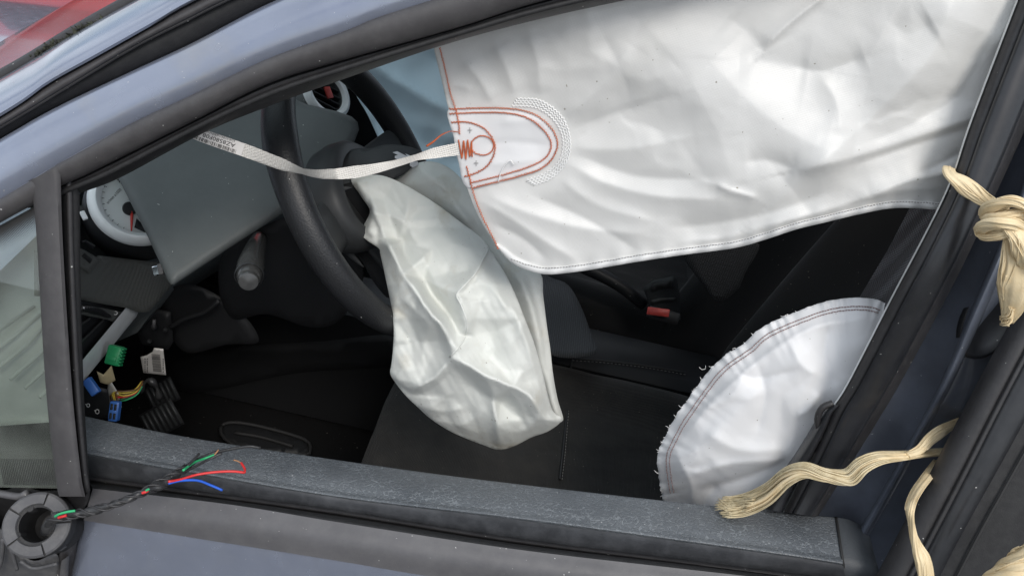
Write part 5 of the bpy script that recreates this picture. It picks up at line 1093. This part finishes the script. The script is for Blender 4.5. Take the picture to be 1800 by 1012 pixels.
# ================================================================== red car parked beyond
RC = empty('parked_car', (-2.6, 3.3, 0), 'red car parked beyond, glimpsed over the windscreen pillar at top left', 'car')
def rc_side(u, s): # side profile of the red car, u along its length, s girth position
    return 0
rows = []
L0, L1 = -4.8, -.7; ys0, ys1 = 2.45, 4.05; ymid = (ys0 + ys1) / 2
bt = lambda u: np.interp(u, [0, .06, .3, .36, .8, .95, 1], [.62, .80, .92, .95, .97, .92, .6])
for u in np.linspace(0, 1, 30):
    x = L0 + (L1 - L0) * u; wdt = .80 * (1 - .18 * (2 * abs(u - .5)) ** 6); zt = bt(u)
    rows.append([(x, ymid + wdt * sy, z_) for sy, z_ in ((-.92, .22), (-.99, .35), (-1, .55), (-.985, .75), (-.95, zt - .03), (-.90, zt), (0, zt + .04), (.90, zt), (.95, zt - .03), (1, .55), (.99, .35), (.92, .22))])
V, F = grid(rows); k = 12; F += [tuple(range(k))[::-1], tuple(range(len(V) - k, len(V)))]
RB = mk('car_body', V, F, M['redpaint'], RC, sharp=45)
rows = []
for u, z_, in_ in ((0, .93, 0), (.12, 1.1, .07), (.26, 1.32, .16), (.36, 1.42, .2), (.6, 1.45, .2), (.85, 1.40, .19), (.95, 1.2, .12), (1.0, .95, .03)):
    x = L0 + 1.15 + (L1 - L0 - 1.3) * u; hw = .76 - in_
    rows.append([(x, ymid - .76, .92), (x, ymid - hw, z_ - .02), (x, ymid - hw + .05, z_), (x, ymid + hw - .05, z_), (x, ymid + hw, z_ - .02), (x, ymid + .76, .92)])
V, F = grid(rows); mk('cabin_roof', V, F, M['redpaint'], RC, sharp=45)
for i, (x0, x1) in enumerate(((-3.25, -2.45), (-2.35, -1.55))):
    for sy in (-1, 1):
        pt_ = [(x0 + (.35 if i == 0 else 0), 1.33), (x1, 1.35), (x1, 1.0), (x0, 1.0)]
        q = [np.array([x, ymid + sy * (.775 - .2 * (z - .92) / .5 + .0), z]) for x, z in pt_]; q2 = [p - np.array([0, sy * .02, 0]) for p in q]
        mk('side_window', q + q2, [(0, 1, 2, 3), (7, 6, 5, 4), (0, 4, 5, 1), (1, 5, 6, 2), (2, 6, 7, 3), (3, 7, 4, 0)], M['dark'], RC, smooth=False)
for x in (-4.1, -1.5):
    for sy in (-1, 1):
        c = np.array([x, ymid + sy * .74, .31]); V, F = lathe(c, (0, sy, 0), [(.19, .06), (.22, .08), (.30, .08), (.31, .05), (.31, -.09)], 32, xdir=(1, 0, 0)); wh = mk('wheel', V, F, M['tyre'], RC, sharp=40)
        V, F = lathe(c, (0, sy, 0), [(0, .05), (.05, .06), (.17, .05), (.19, .07), (.2, .06)], 32, xdir=(1, 0, 0)); mk('rim', V, F, M['silver'], wh, sharp=40)
for sy in (-.6, .6):
    V, F = lathe(np.array([L0 + .02, ymid + sy, .66]), (-1, 0, .2), [(0, .05), (.08, .04), (.12, 0), (.12, -.05)], 20, xdir=(0, 1, 0)); mk('headlight', V, F, M['chrome'], RC)
